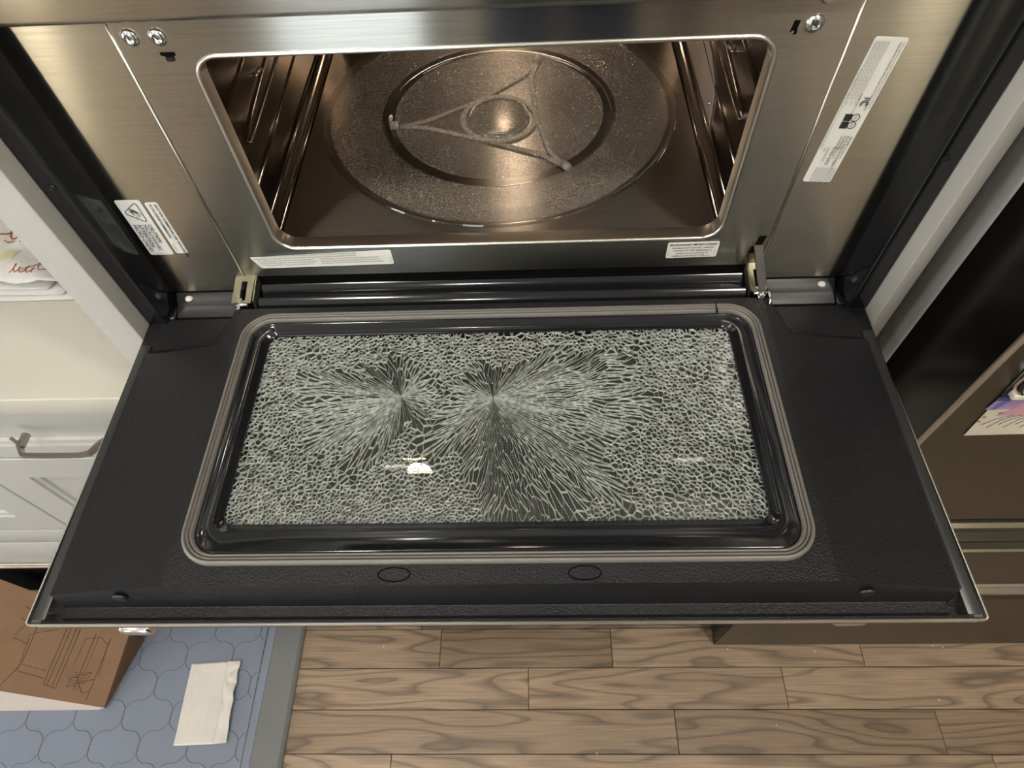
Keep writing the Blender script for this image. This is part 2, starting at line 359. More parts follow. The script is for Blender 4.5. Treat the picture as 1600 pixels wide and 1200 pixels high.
while ROW0 - r * RH > -2.9:
    y1 = ROW0 - r * RH; y0 = y1 - RH
    js = list(JO.get(r, []))
    lo = min(js) if js else random.uniform(-1.2, 0.8)
    if not js: js = [lo]
    while max(js) < 2.5: js.append(max(js) + random.uniform(0.55, 1.05))
    while min(js) > -2.9: js.append(min(js) - random.uniform(0.55, 1.05))
    js = sorted([j_ for j_ in js if -2.7 < j_ < 2.4] + [-2.998, 2.598])
    for a, b in zip(js, js[1:]): plank(a, b, y0, y1)
    r += 1

# ------------------------------------------------------------------ tall cabinet round the microwave
tc = tag(empty('tall_cabinet', (0, 0.3, FL)), 'pale grey painted tall cabinet surrounding the open microwave', 'cabinet')
def P_(o, root):                     # geometry made in world coordinates, parented to an offset empty
    o.parent = root; o.matrix_parent_inverse = Matrix.Translation(-Vector(root.location)); return o
def wbox(root, *a, **k): return P_(box(*a, **k), root)
wbox(tc, 'side_panel', -0.414, -0.3790, -0.020, 0.62, FL, 1.2, M['paint'], bev=0.0012)
wbox(tc, 'side_panel', 0.3790, 0.3935, -0.020, 0.62, FL, 1.2, M['paint'], bev=0.0012)
wbox(tc, 'lower_door', -0.377, 0.377, -0.020, 0.0, FL + 0.11, -0.13, M['paint'], bev=0.002)
wbox(tc, 'shelf', -0.378, 0.378, 0.0, 0.6, -0.115, -0.095, M['paint'])
wbox(tc, 'toe_kick', -0.378, 0.378, 0.05, 0.07, FL, FL + 0.11, M['plastic_flat'])
wbox(tc, 'upper_door', -0.377, 0.377, -0.020, 0.0, 0.47, 1.2, M['paint'], bev=0.002)

# ------------------------------------------------------------------ microwave
mw = tag(empty('microwave_oven', (0, 0.2, 0.0)), 'built-in stainless steel microwave with its drop-down door open and window shattered', 'microwave')
def mp(o): return P_(o, mw)
XZ = lambda y: (lambda u, v, d: (u, y + d, v))
def bar_profile(name, prof, z0, z1, m):      # profile in XY extruded along z
    return loft(name, [[(x, y, z0) for x, y in prof], [(x, y, z1) for x, y in prof]], m, cap0=True, cap1=True, deg=25)
# body shell behind
mp(box('body_shell', -0.372, 0.372, 0.034, 0.52, -0.09, -0.075, M['satin_black']))
mp(box('body_shell', -0.374, -0.371, 0.034, 0.52, -0.075, 0.45, M['satin_black']))
mp(box('body_shell', 0.371, 0.374, 0.034, 0.52, -0.075, 0.45, M['satin_black']))
mp(box('body_shell', -0.372, 0.372, 0.034, 0.52, 0.45, 0.455, M['satin_black']))
# centre frame with the cavity opening
ox0, ox1, oz0, oz1 = -0.2165, 0.2160, 0.0760, 0.2708
ocx, ocz, ohw, ohh = (ox0 + ox1) / 2, (oz0 + oz1) / 2, (ox1 - ox0) / 2, (oz1 - oz0) / 2
op = rrect(ocx, ocz, ohw, ohh, 0.019)
mp(sharp(prism('front_frame', [(-0.2650, 0.0375), (0.2650, 0.0375), (0.2650, 0.3030), (-0.2650, 0.3030)], XZ(0.0300), 0.0018, M['steel'], holes=[op]), 20))
# side panels of the face
def side_plate(s):
    x0, x1 = (0.2662, 0.3535)
    return prism('side_plate', [(s * x0, 0.0185), (s * x1, 0.0185), (s * x1, 0.3030), (s * x0, 0.3030)], XZ(0.0290), 0.0018, M['steel'])
mp(side_plate(-1)); mp(side_plate(1))
for s in (-1, 1):
    mp(tube('seam_fold', [(s * 0.2662, 0.0296, 0.0375), (s * 0.2662, 0.0296, 0.3025)], 0.0011, M['steel_lip']))
# rolled lip round the opening
lp = []
for off, y in ((-0.0025, 0.0300), (-0.0018, 0.0287), (-0.0006, 0.0283), (0.0008, 0.0290), (0.0014, 0.0310), (0.0014, 0.044)):
    lp.append([(x, y, z) for x, z in rrect(ocx, ocz, ohw - off, ohh - off, 0.019 - off)])
mp(loft('opening_lip', lp, M['steel_lip'], deg=60))
# upper steel cap above the frame, standing a little proud
cap = [(0.034, 0.3010), (0.0240, 0.3005), (0.0220, 0.3020), (0.0212, 0.3050), (0.0212, 0.3600), (0.034, 0.3600)]
mp(loft('top_trim', [[(x, y, z) for y, z in cap] for x in (-0.3535, 0.3535)], M['steel'], cap0=True, cap1=True, deg=40))
# glass control panel above
mp(box('control_panel', -0.3535, 0.3535, 0.006, 0.034, 0.3615, 0.4500, M['gloss_black'], bev=0.002))
dp = [(-0.145 + 0.019 * math.cos(a), 0.4180 - 0.026 * math.sin(a)) for a in [PI * k / 16 for k in range(17)]]
d = mp(prism('added_glow_dome', dp, XZ(0.0052), 0.0008, M['display']))  # glowing dome added so the cracked glass has something bright to mirror
mp(box('added_glow_bar', -0.166, -0.126, 0.0052, 0.006, 0.4215, 0.4255, M['bar_glow'])); mp(box('added_glow_bar', -0.164, -0.130, 0.0052, 0.006, 0.3750, 0.3795, M['bar_glow']))  # glowing bars added beside the dome for the same reflection
# black flanges left and right
for s in (-1, 1):
    pr = [(s * x, y) for x, y in ((0.3775, 0.034), (0.3775, 0.0), (0.3600, 0.0), (0.3590, -0.0022), (0.3572, -0.0026), (0.3560, -0.0010), (0.3552, 0.004), (0.3535, 0.012), (0.3535, 0.034))]
    fl = mp(bar_profile('side_flange', pr, -0.004, 0.455, M['gloss_black']))
    sx, sz = (-0.3675, 0.1812) if s < 0 else (0.3660, 0.1838)
    sw = lathe('screw', [(0.0036, 0), (0.0034, 0.0009), (0.0022, 0.0014), (0.0012, 0.0010), (0.0001, 0.0010)], (sx, 0, sz), M['satin_black'], None, 24, 'Y'); mp(sw)
# silver screws on the frame
for x, z in ((-0.2536, 0.287), (-0.2332, 0.2868), (0.2372, 0.2794)):
    s_ = mp(lathe('screw', [(0.0066, 0), (0.0064, 0.0010), (0.0050, 0.0022), (0.0034, 0.0027), (0.0026, 0.0022), (0.0001, 0.0018)], (x, 0.030, z), M['chrome'], None, 32, 'Y'))
    tag(s_, 'silver pan head screw')
    P2 = lathe('screw_recess', [(0.0016, 0), (0.0001, 0.0004)], (x, 0.030 - 0.0019, z), M['dark_metal'], None, 6, 'Y'); P_(P2, mw); P2.parent = s_; P2.matrix_parent_inverse = Matrix()
s3 = mp(lathe('screw', [(0.0060, 0), (0.0050, 0.0020), (0.0030, 0.0026), (0.0001, 0.002)], (0.2405, 0.030, 0.2985), M['chrome'], None, 32, 'Y'))
# latch slots (flat black insets, the dark of the holes put into colour)
mp(prism('latch_slot', [(-0.2375, 0.2755), (-0.2265, 0.2755), (-0.2265, 0.2728), (-0.2292, 0.2722), (-0.2300, 0.2685), (-0.2330, 0.2685), (-0.2340, 0.2722), (-0.2375, 0.2732)], XZ(0.0297), 0.0003, M['void']))
mp(prism('latch_slot', [(0.2228, 0.2820), (0.2270, 0.2818), (0.2262, 0.2770), (0.2268, 0.2725), (0.2245, 0.2718), (0.2238, 0.2735), (0.2215, 0.2738)], XZ(0.0297), 0.0003, M['void']))
mp(box('latch_hook', -0.2345, -0.2290, 0.0286, 0.0298, 0.2690, 0.2722, M['satin_black'])); mp(box('latch_hook', 0.2222, 0.2240, 0.0286, 0.0298, 0.2735, 0.2752, M['chrome']))
# cavity: walls, ceiling and back
W0, W1, CZ0, CZ1, CYB = -0.2400, 0.2370, 0.0620, 0.3020, 0.4550
ccx, ccz, chw, chh = (W0 + W1) / 2, (CZ0 + CZ1) / 2, (W1 - W0) / 2, (CZ1 - CZ0) / 2
lp = [[(x, 0.044, z) for x, z in rrect(ocx, ocz, ohw - 0.0014, ohh - 0.0014, 0.0176)],
      [(x, 0.050, z) for x, z in rrect(ccx, ccz, chw - 0.006, chh - 0.006, 0.012)],
      [(x, 0.060, z) for x, z in rrect(ccx, ccz, chw, chh, 0.012)],
      [(x, CYB - 0.01, z) for x, z in rrect(ccx, ccz, chw, chh, 0.012)],
      [(x, CYB, z) for x, z in rrect(ccx, ccz, chw - 0.008, chh - 0.008, 0.008)]]
mp(loft('cavity_liner', lp, M['cavity'], cap1=True, deg=50))
cf = [(W0 + 0.016, 0.052), (W1 - 0.016, 0.052), (W1 - 0.016, CYB - 0.012), (W0 + 0.016, CYB - 0.012)]
mp(prism('cavity_floor', cf, lambda u, v, d: (u, v, 0.0635 - d), 0.0012, M['cavity_floor']))
for s, xw in ((-1, W0), (1, W1)):       # rolled folds along the wall foot and pressed outlines on the walls
    x = xw - s * 0.0005
    mp(tube('wall_fold', [(xw - s * 0.013, 0.056, 0.0650), (xw - s * 0.013, CYB - 0.01, 0.0650)], 0.0017, M['cavity']))
    mp(tube('wall_fold', [(xw - s * 0.0035, 0.060, 0.0745), (xw - s * 0.0035, CYB - 0.01, 0.0745)], 0.0017, M['cavity']))
    dy = 0.0 if s < 0 else 0.012
    mp(tube('pressed_outline', [(x, 0.30, 0.205), (x, 0.17 + dy, 0.1925), (x, 0.095 + dy, 0.187), (x, 0.082 + dy, 0.178), (x, 0.082 + dy, 0.150), (x, 0.084 + dy, 0.1195)], 0.0014, M['cavity'], n=6))
    mp(tube('pressed_rib', [(x, 0.32, 0.174), (x, 0.20 + dy, 0.161), (x, 0.135 + dy, 0.153), (x, 0.112 + dy, 0.1500), (x, 0.104 + dy, 0.1455), (x, 0.110 + dy, 0.1405), (x, 0.135 + dy, 0.1405), (x, 0.20 + dy, 0.1440), (x, 0.32, 0.152)], 0.0019, M['cavity'], n=8))
    mp(tube('pressed_rib', [(x, 0.34, 0.122), (x, 0.20, 0.112), (x, 0.09, 0.106)], 0.0016, M['cavity'], n=6))
    mp(tube('rack_stud', [(xw - s * 0.0015, 0.178 + dy, 0.170), (xw - s * 0.0015, 0.196 + dy, 0.1655)], 0.0017, M['steel_lip'], n=8))
x = W1 - 0.0016
mc = mp(prism('waveguide_cover', [(0.40, 0.068), (0.205, 0.0675), (0.2050, 0.0690), (0.2190, 0.1140), (0.262, 0.1290), (0.40, 0.1420)], lambda u, v, d: (x + d, u, v), 0.0012, M['mica']))
tag(mc, 'tan mica waveguide cover')
for y, z in ((0.2266, 0.0905), (0.305, 0.1250)): mp(lathe('screw', [(0.003, 0), (0.0026, -0.0012), (0.0001, -0.0014)], (x, y, z), M['steel_lip'], None, 20, 'X'))
# black lower rails between the hinges
rp = [(0.034, 0.0270), (0.0300, 0.0275), (0.0265, 0.0300), (0.0225, 0.0325), (0.0185, 0.0300), (0.0160, 0.0240), (0.0135, 0.0240), (0.0105, 0.0280), (0.0050, 0.0312), (0.0000, 0.0290), (-0.0035, 0.0225), (-0.0040, -0.01), (0.034, -0.01)]
mp(loft('lower_rail', [[(xx, y, z) for y, z in rp] for xx in (-0.2480, 0.2480)], M['gloss_black'], cap0=True, cap1=True, deg=50))
mp(box('frame_skirt', -0.2650, 0.2650, 0.0318, 0.040, 0.0, 0.0375, M['void']))
for s in (-1, 1):
    a, b = sorted((s * 0.2780, s * 0.3480))
    pr = [(0.034, 0.0155), (0.0310, 0.0165), (0.0280, 0.0165), (0.0255, 0.0150), (0.0180, 0.0080), (0.0165, 0.0060), (0.0070, 0.0010), (0.0060, -0.01), (0.034, -0.01)]
    mp(loft('foot_ledge', [[(xx, y, z) for y, z in pr] for xx in (a, b)], M['satin_black'], cap0=True, cap1=True, deg=30))
    wsc = mp(lathe('screw', [(0.0042, 0), (0.0040, 0.0012), (0.0026, 0.0024), (0.0001, 0.0028)], (s * 0.3345, 0.0235, 0.0125), M['roller'], None, 24, 'Z')); tag(wsc, 'white screw')
    mp(box('corner_block', *sorted((s * 0.3495, s * 0.3740)), 0.004, 0.030, -0.012, 0.0035, M['gloss_black'], bev=0.002))
    mp(box('end_tab', *sorted((s * 0.3590, s * 0.3735)), 0.0005, 0.0035, -0.008, 0.0045, M['zinc'], bev=0.0006))
# hinges
def hinge(s):
    h = mp(empty('hinge')); h.location = (0, 0, 0); h.matrix_parent_inverse = Matrix.Translation(-mw.location)
    xc = s * (0.2640)
    f = lambda u, v, d: (xc + u, 0.0310 - v * 0.97 - d * 0.24, 0.0385 - v * 0.24 + d * 0.97)
    wide = 0.0100 if s < 0 else 0.0070
    xo = 0 if s < 0 else -0.0035
    o = prism('hinge_plate', [(xo - wide, 0), (xo + wide, 0), (xo + wide * 0.9, 0.033), (xo - wide * 1.1, 0.033)], f, 0.0012, M['zinc'], h, holes=[[(xo - 0.003, 0.008), (xo + 0.003, 0.008), (xo + 0.003, 0.030), (xo - 0.003, 0.030)]])
    for e in (-1, 1):
        prism('hinge_cheek', [(0, 0.0), (0.030, 0.0), (0.032, -0.012), (0.0, -0.012)], lambda u, v, d: (xc + xo + e * wide + (d if e > 0 else -d), 0.0310 - u * 0.97, 0.0385 - u * 0.24 + v), 0.0012, M['zinc'], h)
    box('hinge_well', xc - 0.0125, xc + 0.0125, -0.006, 0.033, -0.008, 0.0165, M['void'], h)
    tube('hinge_pin', [(xc + xo - 0.006, -0.0035, 0.0315), (xc + xo + 0.007, -0.0035, 0.0315)], 0.0022, M['chrome'], h, 12)
    prism('hinge_tongue', [(-0.002, 0), (0.0022, 0), (0.0022, 0.013), (-0.001, 0.014)], lambda u, v, d: (xc + xo - 0.002 + u, 0.0030 - v, 0.0325 + d - v * 0.1), 0.0014, M['chrome'], h)
    if s > 0:
        prism('arm_slot', [(0.2510, 0.0620), (0.2535, 0.0625), (0.2550, 0.0760), (0.2620, 0.0765), (0.2590, 0.0600), (0.2570, 0.0540), (0.2500, 0.0540)], XZ(0.0294), 0.0008, M['void'], h)  # flat black inset, the dark of a hole put into colour
        a0, a1 = Vector((0.2560, 0.0285, 0.0655)), Vector((0.2620, -0.0040, 0.0350)); dd = (a1 - a0).normalized(); ww = Vector((1, 0, 0)) * 0.0042
        nn = dd.cross(ww).normalized() * 0.0012; L_ = []
        for t_ in (-0.003, 0.2, 0.5, 0.8, 1.0):
            c = a0 + (a1 - a0) * t_; k = 1.0 if t_ < 1 else 0.6
            L_.append([c - ww * k - nn, c + ww * k - nn, c + ww * k + nn, c - ww * k + nn])
        tag(loft('hinge_arm', L_, M['arm_metal'], h, cap0=True, cap1=True), 'dark support arm')
        lathe('arm_pin', [(0.0040, 0), (0.0038, 0.003), (0.0026, 0.0052), (0.0001, 0.006)], (0.2615, -0.0070, 0.0305), M['chrome'], h, 24, 'Z')
        tube('arm_clip', [(0.2650, -0.0020, 0.0335), (0.2685, -0.0060, 0.0338), (0.2690, -0.0120, 0.0330), (0.2668, -0.0185, 0.0318)], [0.0012, 0.0016, 0.0014, 0.0006], M['chrome'], h, 8)
    return h
hinge(-1); hinge(1)

# labels -------------------------------------------------------------
YL = 0.0288
def label_plate(name, pts, y=YL, r=0.002, m='label'):
    return mp(prism(name, pts, XZ(y), 0.0003, M[m]))
def rl(cx, cz, hw, hh, r, ang=0.0):
    c, s = math.cos(ang), math.sin(ang)
    return [(cx + u * c - v * s, cz + u * s + v * c) for u, v in rrect(0, 0, hw, hh, r, 4)]
TY = 0.0283
DOWN = -PI / 2
l1 = label_plate('warning_label', rl(-0.3353, 0.1075, 0.0118, 0.0345, 0.0022))
tag(l1, 'white caution microwaves label with a rounded triangle symbol')
def rot_in(lbl, cx, cz, ang):        # text placed in the frame of a label; u along reading direction
    def T(name, body, size, u, v, m='ink', **k):
        c, s = math.cos(ang), math.sin(ang); x = cx + u * c - v * s; z = cz + u * s + v * c
        o = text(name, body, size, front_matrix(x, TY, z, ang), M[m], lbl, **k); o.matrix_parent_inverse = Matrix(); return o
    return T
T = rot_in(l1, -0.3353, 0.1075, DOWN)
T('caution_text', 'CAUTION', 0.0052, -0.0055, 0.0048, bold=0.01)
T('caution_text', 'MICROWAVES', 0.0052, -0.0055, 0.0000)
T('caution_text', 'ATTENTION', 0.0052, -0.0055, -0.0049, bold=0.012)
T('caution_text', 'MICRO-ONDES', 0.0052, -0.0055, -0.0096)
text('part_number', 'W10744171 A', 0.0024, front_matrix(-0.3430, TY, 0.0742, 0), M['ink2'], l1)
# rounded triangle, apex to the left
tri = [(-0.3455, 0.1272), (-0.3285, 0.1395), (-0.3285, 0.1150)]; lst = []
def rounded(pts, r, n=4):
    out = []; K = len(pts)
    for i in range(K):
        p = Vector(pts[i]); a = (Vector(pts[i - 1]) - p).normalized() * r; b = (Vector(pts[(i + 1) % K]) - p).normalized() * r
        for k in range(n + 1):
            t = k / n; out.append(tuple((1 - t) ** 2 * (p + a) + 2 * t * (1 - t) * p + t * t * (p + b)))
    return out
tri = rounded(tri, 0.004)
tube('triangle_outline', [(u, TY + 0.0003, v) for u, v in tri], 0.00035, M['ink'], l1, 5, True)
prism('warning_symbol', [(-0.3385, 0.1325), (-0.3355, 0.1285), (-0.3335, 0.1262), (-0.3315, 0.1268), (-0.3330, 0.1290), (-0.3362, 0.1318)], XZ(TY), 0.0003, M['ink'], l1)
prism('warning_symbol', [(-0.3395, 0.1300), (-0.3365, 0.1290), (-0.3360, 0.1245)], XZ(TY), 0.0003, M['ink'], l1)
for k in range(3):
    rr = 0.0022 + 0.0011 * k
    tube('wave_arc', [(-0.3345 + rr * math.cos(a), TY + 0.0003, 0.1262 + rr * math.sin(a)) for a in [-PI * 0.55 + PI * 0.6 * j / 8 for j in range(9)]], 0.00018, M['ink2'], l1, 5)
l2 = label_plate('notice_label', rl(-0.3145, 0.1065, 0.0060, 0.0322, 0.0022)); tag(l2, 'narrow white label with two lines of capitals')
T = rot_in(l2, -0.3145, 0.1065, DOWN)
T('notice_text', 'NOT FOR COMMERCIAL USE  NON DESTINÉ', 0.0034, -0.0300, 0.0022, bold=0.018)
T('notice_text', 'À UN USAGE COMMERCIAL', 0.0034, -0.0300, -0.0026, bold=0.018)
T('notice_text', 'W10744170', 0.0020, 0.0190, -0.0040, m='ink2')
l3 = label_plate('precaution_label', rounded([(-0.2500, 0.0660), (-0.1060, 0.0718), (-0.1056, 0.0520), (-0.2425, 0.0500)], 0.0022))
tag(l3, 'long white precautions label below the opening')
A3 = 0.022
T = rot_in(l3, -0.2430, 0.0512, A3)
T('fine_print', 'Precautions for safe use to avoid possible exposure to excessive microwave energy:', 0.0029, 0.0040, 0.0148, m='ink')
T('fine_print', 'Précautions pour utilisation sécuritaire afin d\'éviter une exposition possible à une énergie excessive', 0.0026, -0.0030, 0.0116, m='ink')
for i, (a, b) in enumerate((('DO NOT attempt to operate this oven with (A) Object', 'NE PAS utiliser ce four si (A) Un objet bloque la fermeture'), ('between the door; (B) Door that does not close properly', 'de la porte; (B) La porte ne ferme pas bien; (C) La porte, les'), ('or (C) Damaged door, hinge, latch, or sealing surface', 'charnières, le loquet ou le joint d\'étanchéité sont endommagés'))):
    T('fine_print', a, 0.0025, 0.0 + i * 0.001, 0.0084 - i * 0.0030, m='ink'); T('fine_print', b, 0.0025, 0.0640, 0.0084 - i * 0.0030, m='ink')
text('part_number', 'W10312', 0.0020, front_matrix(-0.1075, TY, 0.0550, PI / 2), M['ink2'], l3)
l4 = label_plate('radiation_label', rl(0.1930, 0.0612, 0.0250, 0.0105, 0.0020, 0.012)); tag(l4, 'small white label at the lower right of the opening')
T = rot_in(l4, 0.1930, 0.0612, 0.012)
T('label_heading', 'MICROWAVE / MICRO-ONDES', 0.0034, 0, 0.0062, bold=0.02, align='CENTER')
for i, b in enumerate(('complies with D.H.H.S. radiation', 'standard 21 CFR Subchapter J', 'conforme aux normes de', 'radiation D.H.H.S 21 CFR ch. J')):
    T('fine_print', b, 0.0031, 0, 0.0024 - i * 0.0036, align='CENTER', bold=0.006)
text('part_number', 'W10312', 0.0022, front_matrix(0.2163, TY, 0.0535, PI / 2), M['ink2'], l4)
text('part_number', 'REV. A', 0.0022, front_matrix(0.1705, TY, 0.0545, PI / 2), M['ink2'], l4)
A5 = DOWN - math.atan2(0.0103, 0.1285)
l5 = label_plate('rating_label', rl(0.2912, 0.2043, 0.0640, 0.0124, 0.0022, A5)); tag(l5, 'tall narrow white rating label with fine print')
T = rot_in(l5, 0.2912, 0.2043, A5)
T('fine_print', 'Some appliances include a standard part identified on this plate', 0.0021, -0.0610, 0.0098, m='ink2'); T('fine_print', 'THIS DEVICE COMPLIES WITH PART 18 OF THE FCC RULES', 0.0021, -0.0610, 0.0070)
for i in range(7): T('fine_print', 'This device complies with the rules. Cet appareil est conforme aux règles' if i % 2 else 'WARNING: Precautions for safe use must be followed at all times', 0.0017, -0.0610, -0.0015 - i * 0.0016, m='ink2')
T('fine_print', 'DO NOT REMOVE THIS LABEL BEFORE INSTALLATION OF THE APPLIANCE IN THE CABINET', 0.0017, -0.0400, -0.0118, m='ink2')
T('fcc_mark', 'F', 0.0062, -0.0175, 0.0028, bold=0.01)
for rr in (0.0029, 0.0017):
    cx, cz = 0.2912, 0.2043; u0, v0 = -0.0115, 0.0050; pts = []
    for j in range(13):
        a = math.radians(50 + 260 * j / 12); u = u0 + rr * math.cos(a); v = v0 + rr * math.sin(a)
        pts.append((cx + u * math.cos(A5) - v * math.sin(A5), TY + 0.0003, cz + u * math.sin(A5) + v * math.cos(A5)))
    tube('fcc_mark', pts, 0.00035, M['ink'], l5, 5)
T('fine_print', 'CONFORMS TO PART 18', 0.0022, -0.0200, -0.0015)
def lp2(u, v): return (0.2912 + u * math.cos(A5) - v * math.sin(A5), 0.2043 + u * math.sin(A5) + v * math.cos(A5))
for k in range(2):
    u0 = 0.0005 + k * 0.0068
    for b0, b1 in ((-0.0050, -0.0020), (-0.0017, 0.0008)):
        prism('certification_block', [lp2(u0 - 0.003, b0), lp2(u0 + 0.003, b0), lp2(u0 + 0.003, b1), lp2(u0 - 0.003, b1)], XZ(TY), 0.0003, M['ink'], l5)
    tube('certification_ring', [(lp2(u0 + 0.0031 * math.cos(a), 0.0042 + 0.0031 * math.sin(a))[0], TY + 0.0003, lp2(u0 + 0.0031 * math.cos(a), 0.0042 + 0.0031 * math.sin(a))[1]) for a in [2 * PI * j / 20 for j in range(20)]], 0.0003, M['ink'], l5, 5, True)
    T('certification_text', 'UL', 0.0032, u0 - 0.0019, 0.0030)
for u, v, b, z in ((0.0170, 0.0085, '120/208V', 0.0026), (0.0170, 0.0058, '60 Hz 20A', 0.0026), (0.0170, 0.0030, 'COMBINED', 0.0026), (0.0170, 0.0002, 'CM RATED', 0.0026), (0.0280, 0.0085, 'MODEL NO.', 0.0022), (0.0280, 0.0052, 'KOCE507EBS11', 0.0032), (0.0280, 0.0022, 'SERIAL NO.', 0.0022), (0.0280, -0.0012, 'D70212935', 0.0038), (0.0280, -0.0052, 'MADE IN U.S.A.', 0.0022), (0.0280, -0.0082, '1 PH', 0.0022)):
    T('rating_text', b, z, u, v)
for i in range(8): T('fine_print', 'RADIATION SAFETY' if i % 2 else 'COMPLIES WITH THE', 0.0020, 0.0485, 0.0095 - i * 0.0023, m='ink2')

# the open door --------------------------------------------------------
door = mp(empty('door')); door.matrix_parent_inverse = Matrix.Translation(-mw.location)
tag(door, 'black inner side of the drop-down door')
def sm(a, b, t):
    t = min(1, max(0, (t - a) / (b - a))); return t * t * (3 - 2 * t)
def lin(a, b, t): return min(1, max(0, (t - a) / (b - a)))
def dens(segs):
    o = []
    for a, b, n in segs: o += [a + (b - a) * i / n for i in range(n)]
    return o + [segs[-1][1]]
def door_z(x, y):
    ax = abs(x)
    zp = 0.030 - 0.0205 * lin(0.262, 0.3600, ax)
    notch = 0.2735 + 0.010 * sm(-0.010, -0.048, y)
    if y > -0.052:
        k = sm(notch - 0.0025, notch + 0.0035, ax) * sm(-0.050, -0.036, y)
        zp += (0.0010 - zp) * k
    if y > -0.0075 and ax < 0.279: zp += (-0.002 - zp) * sm(-0.0075, -0.0045, y)
    # front lip
    front = -0.290 + 0.0
    if y < front:
        zp = zp + (-0.0040 - zp) * lin(front, -0.2966, y) if y > -0.2970 else -0.0040
        if y < -0.3048: zp = -0.0040 + (-0.0085 + 0.0040) * lin(-0.3048, -0.3060, y)
    lim = 0.3622 if y > -0.290 else 0.3622 - 0.0075 * lin(-0.290, -0.2966, y)
    zp += ((0.0004 if y > -0.290 else 0.0004 - 0.0089 * lin(-0.290, -0.300, y)) - zp) * lin(lim, lim + 0.0016, ax)
    # window well
    if ax < 0.244 and -0.262 < y < -0.026: zp = 0.006
    return zp
hx = dens([(0, 0.240, 10), (0.240, 0.246, 3), (0.246, 0.262, 4), (0.262, 0.290, 28), (0.290, 0.353, 16), (0.353, 0.366, 26), (0.366, 0.3766, 3)])
XS = sorted(set([-v for v in hx] + hx))
YS = dens([(-0.3116, -0.306, 12), (-0.306, -0.2975, 14), (-0.2975, -0.288, 20), (-0.288, -0.262, 10), (-0.262, -0.053, 40), (-0.053, -0.030, 23), (-0.030, -0.009, 12), (-0.009, 0.0035, 14)])
V = [(x, y, door_z(x, y)) for y in YS for x in XS]; nx = len(XS); F = [(j * nx + i, j * nx + i + 1, (j + 1) * nx + i + 1, (j + 1) * nx + i) for j in range(len(YS) - 1) for i in range(nx - 1)]
ip = sharp(obj('inner_panel', V, F, M['plastic'], door), 50)
# steel skin under and round the panel
skin = []
def rim_loop(o, z, r=0.004):
    return [(x, y, z if y < -0.006 else min(z, -0.0045)) for x, y in rrect(0, -0.156, 0.3785 + o, 0.1565 + o, max(0.0005, r + o), 5)]
lp = [rim_loop(-0.0013, -0.0100), rim_loop(-0.0013, 0.0030), rim_loop(-0.0003, 0.0034), rim_loop(0.0, 0.0028), rim_loop(0.0, -0.0002), rim_loop(-0.0010, -0.0010), rim_loop(-0.0080, -0.0185)]
tag(loft('outer_skin', lp, M['rim'], door, cap0=False, cap1=True, deg=60), 'thin stainless outer skin and rim')
# gasket
def gl(o, z, dz=0): return [(x, y, z) for x, y in rrect(-0.0008, -0.1455, 0.2542 - o, 0.1285 - o, 0.030 - o * 0.9, 14)]
prof = [(-0.0016, 0.0290), (-0.0002, 0.0290), (0.0000, 0.0320), (0.0008, 0.0338), (0.0024, 0.0344), (0.0032, 0.0336), (0.0034, 0.0306), (0.0040, 0.0306), (0.0042, 0.0336), (0.0050, 0.0343), (0.0058, 0.0336), (0.0060, 0.0306), (0.0066, 0.0306), (0.0068, 0.0330), (0.0078, 0.0337), (0.0088, 0.0326), (0.0094, 0.0300), (0.0094, 0.026)]
tag(loft('gasket', [gl(o, z) for o, z in prof], M['rubber'], door, deg=50), 'ridged grey rubber seal')
box('gasket_joint', 0.2135, 0.2143, -0.0290, -0.0172, 0.0315, 0.0346, M['void'], door)
# glossy choke frame inside the seal
def bl(x0, x1, y0, y1, r, z): return [(x, y, z) for x, y in rrect((x0 + x1) / 2, (y0 + y1) / 2, (x1 - x0) / 2, (y1 - y0) / 2, r, 14)]
GX0, GX1, GY0, GY1 = -0.2285, 0.2245, -0.2368, -0.0385
lp = [bl(-0.2458, 0.2442, -0.2648, -0.0262, 0.022, 0.0285), bl(-0.2446, 0.2430, -0.2636, -0.0274, 0.021, 0.0303), bl(-0.2434, 0.2418, -0.2624, -0.0286, 0.020, 0.0305), bl(-0.2424, 0.2408, -0.2612, -0.0296, 0.019, 0.0296),
      bl(-0.2366, 0.2336, -0.2475, -0.0340, 0.015, 0.0262), bl(-0.2356, 0.2326, -0.2460, -0.0348, 0.0145, 0.0268), bl(-0.2344, 0.2312, -0.2446, -0.0356, 0.014, 0.0262), bl(-0.2334, 0.2300, -0.2434, -0.0366, 0.0135, 0.0243),
      bl(GX0 - 0.0004, GX1 + 0.0004, GY0 - 0.0004, GY1 + 0.0004, 0.0105, 0.0232), bl(GX0, GX1, GY0, GY1, 0.010, 0.0218), bl(GX0, GX1, GY0, GY1, 0.010, 0.0100)]
loft('window_frame', lp, M['gloss_black'], door, deg=70)
prism('perforated_screen', rrect(-0.002, -0.1377, 0.230, 0.1015, 0.012, 6), lambda u, v, d: (u, v, 0.0115 - d), 0.001, M['screen'], door)
# impression marks and front buttons
for sx, sy in ((-0.0775, -0.2820), (0.0705, -0.2818)):
    tube('moulded_ring', [(sx + 0.0125 * math.cos(a), sy + 0.0062 * math.sin(a) if False else sy + 0.0055 * math.sin(a), 0.0301) for a in [2 * PI * k / 40 for k in range(40)]], 0.00055, M['void'], door, 5, True)
for sg in (-1, 1):
    box('side_strip', *sorted((sg * 0.3645, sg * 0.3750)), -0.3075, -0.0300, 0.0006, 0.0016, M['side_strip'], door, bev=0.0004)
for sx in (-0.3000, 0.2870):
    zz = 0.0205
    lathe('moulded_button', [(0.0060, 0), (0.0055, 0.0015), (0.0001, 0.002)], (sx, -0.2935, 0.0135), M['plastic_flat'], door, 24, 'Y')
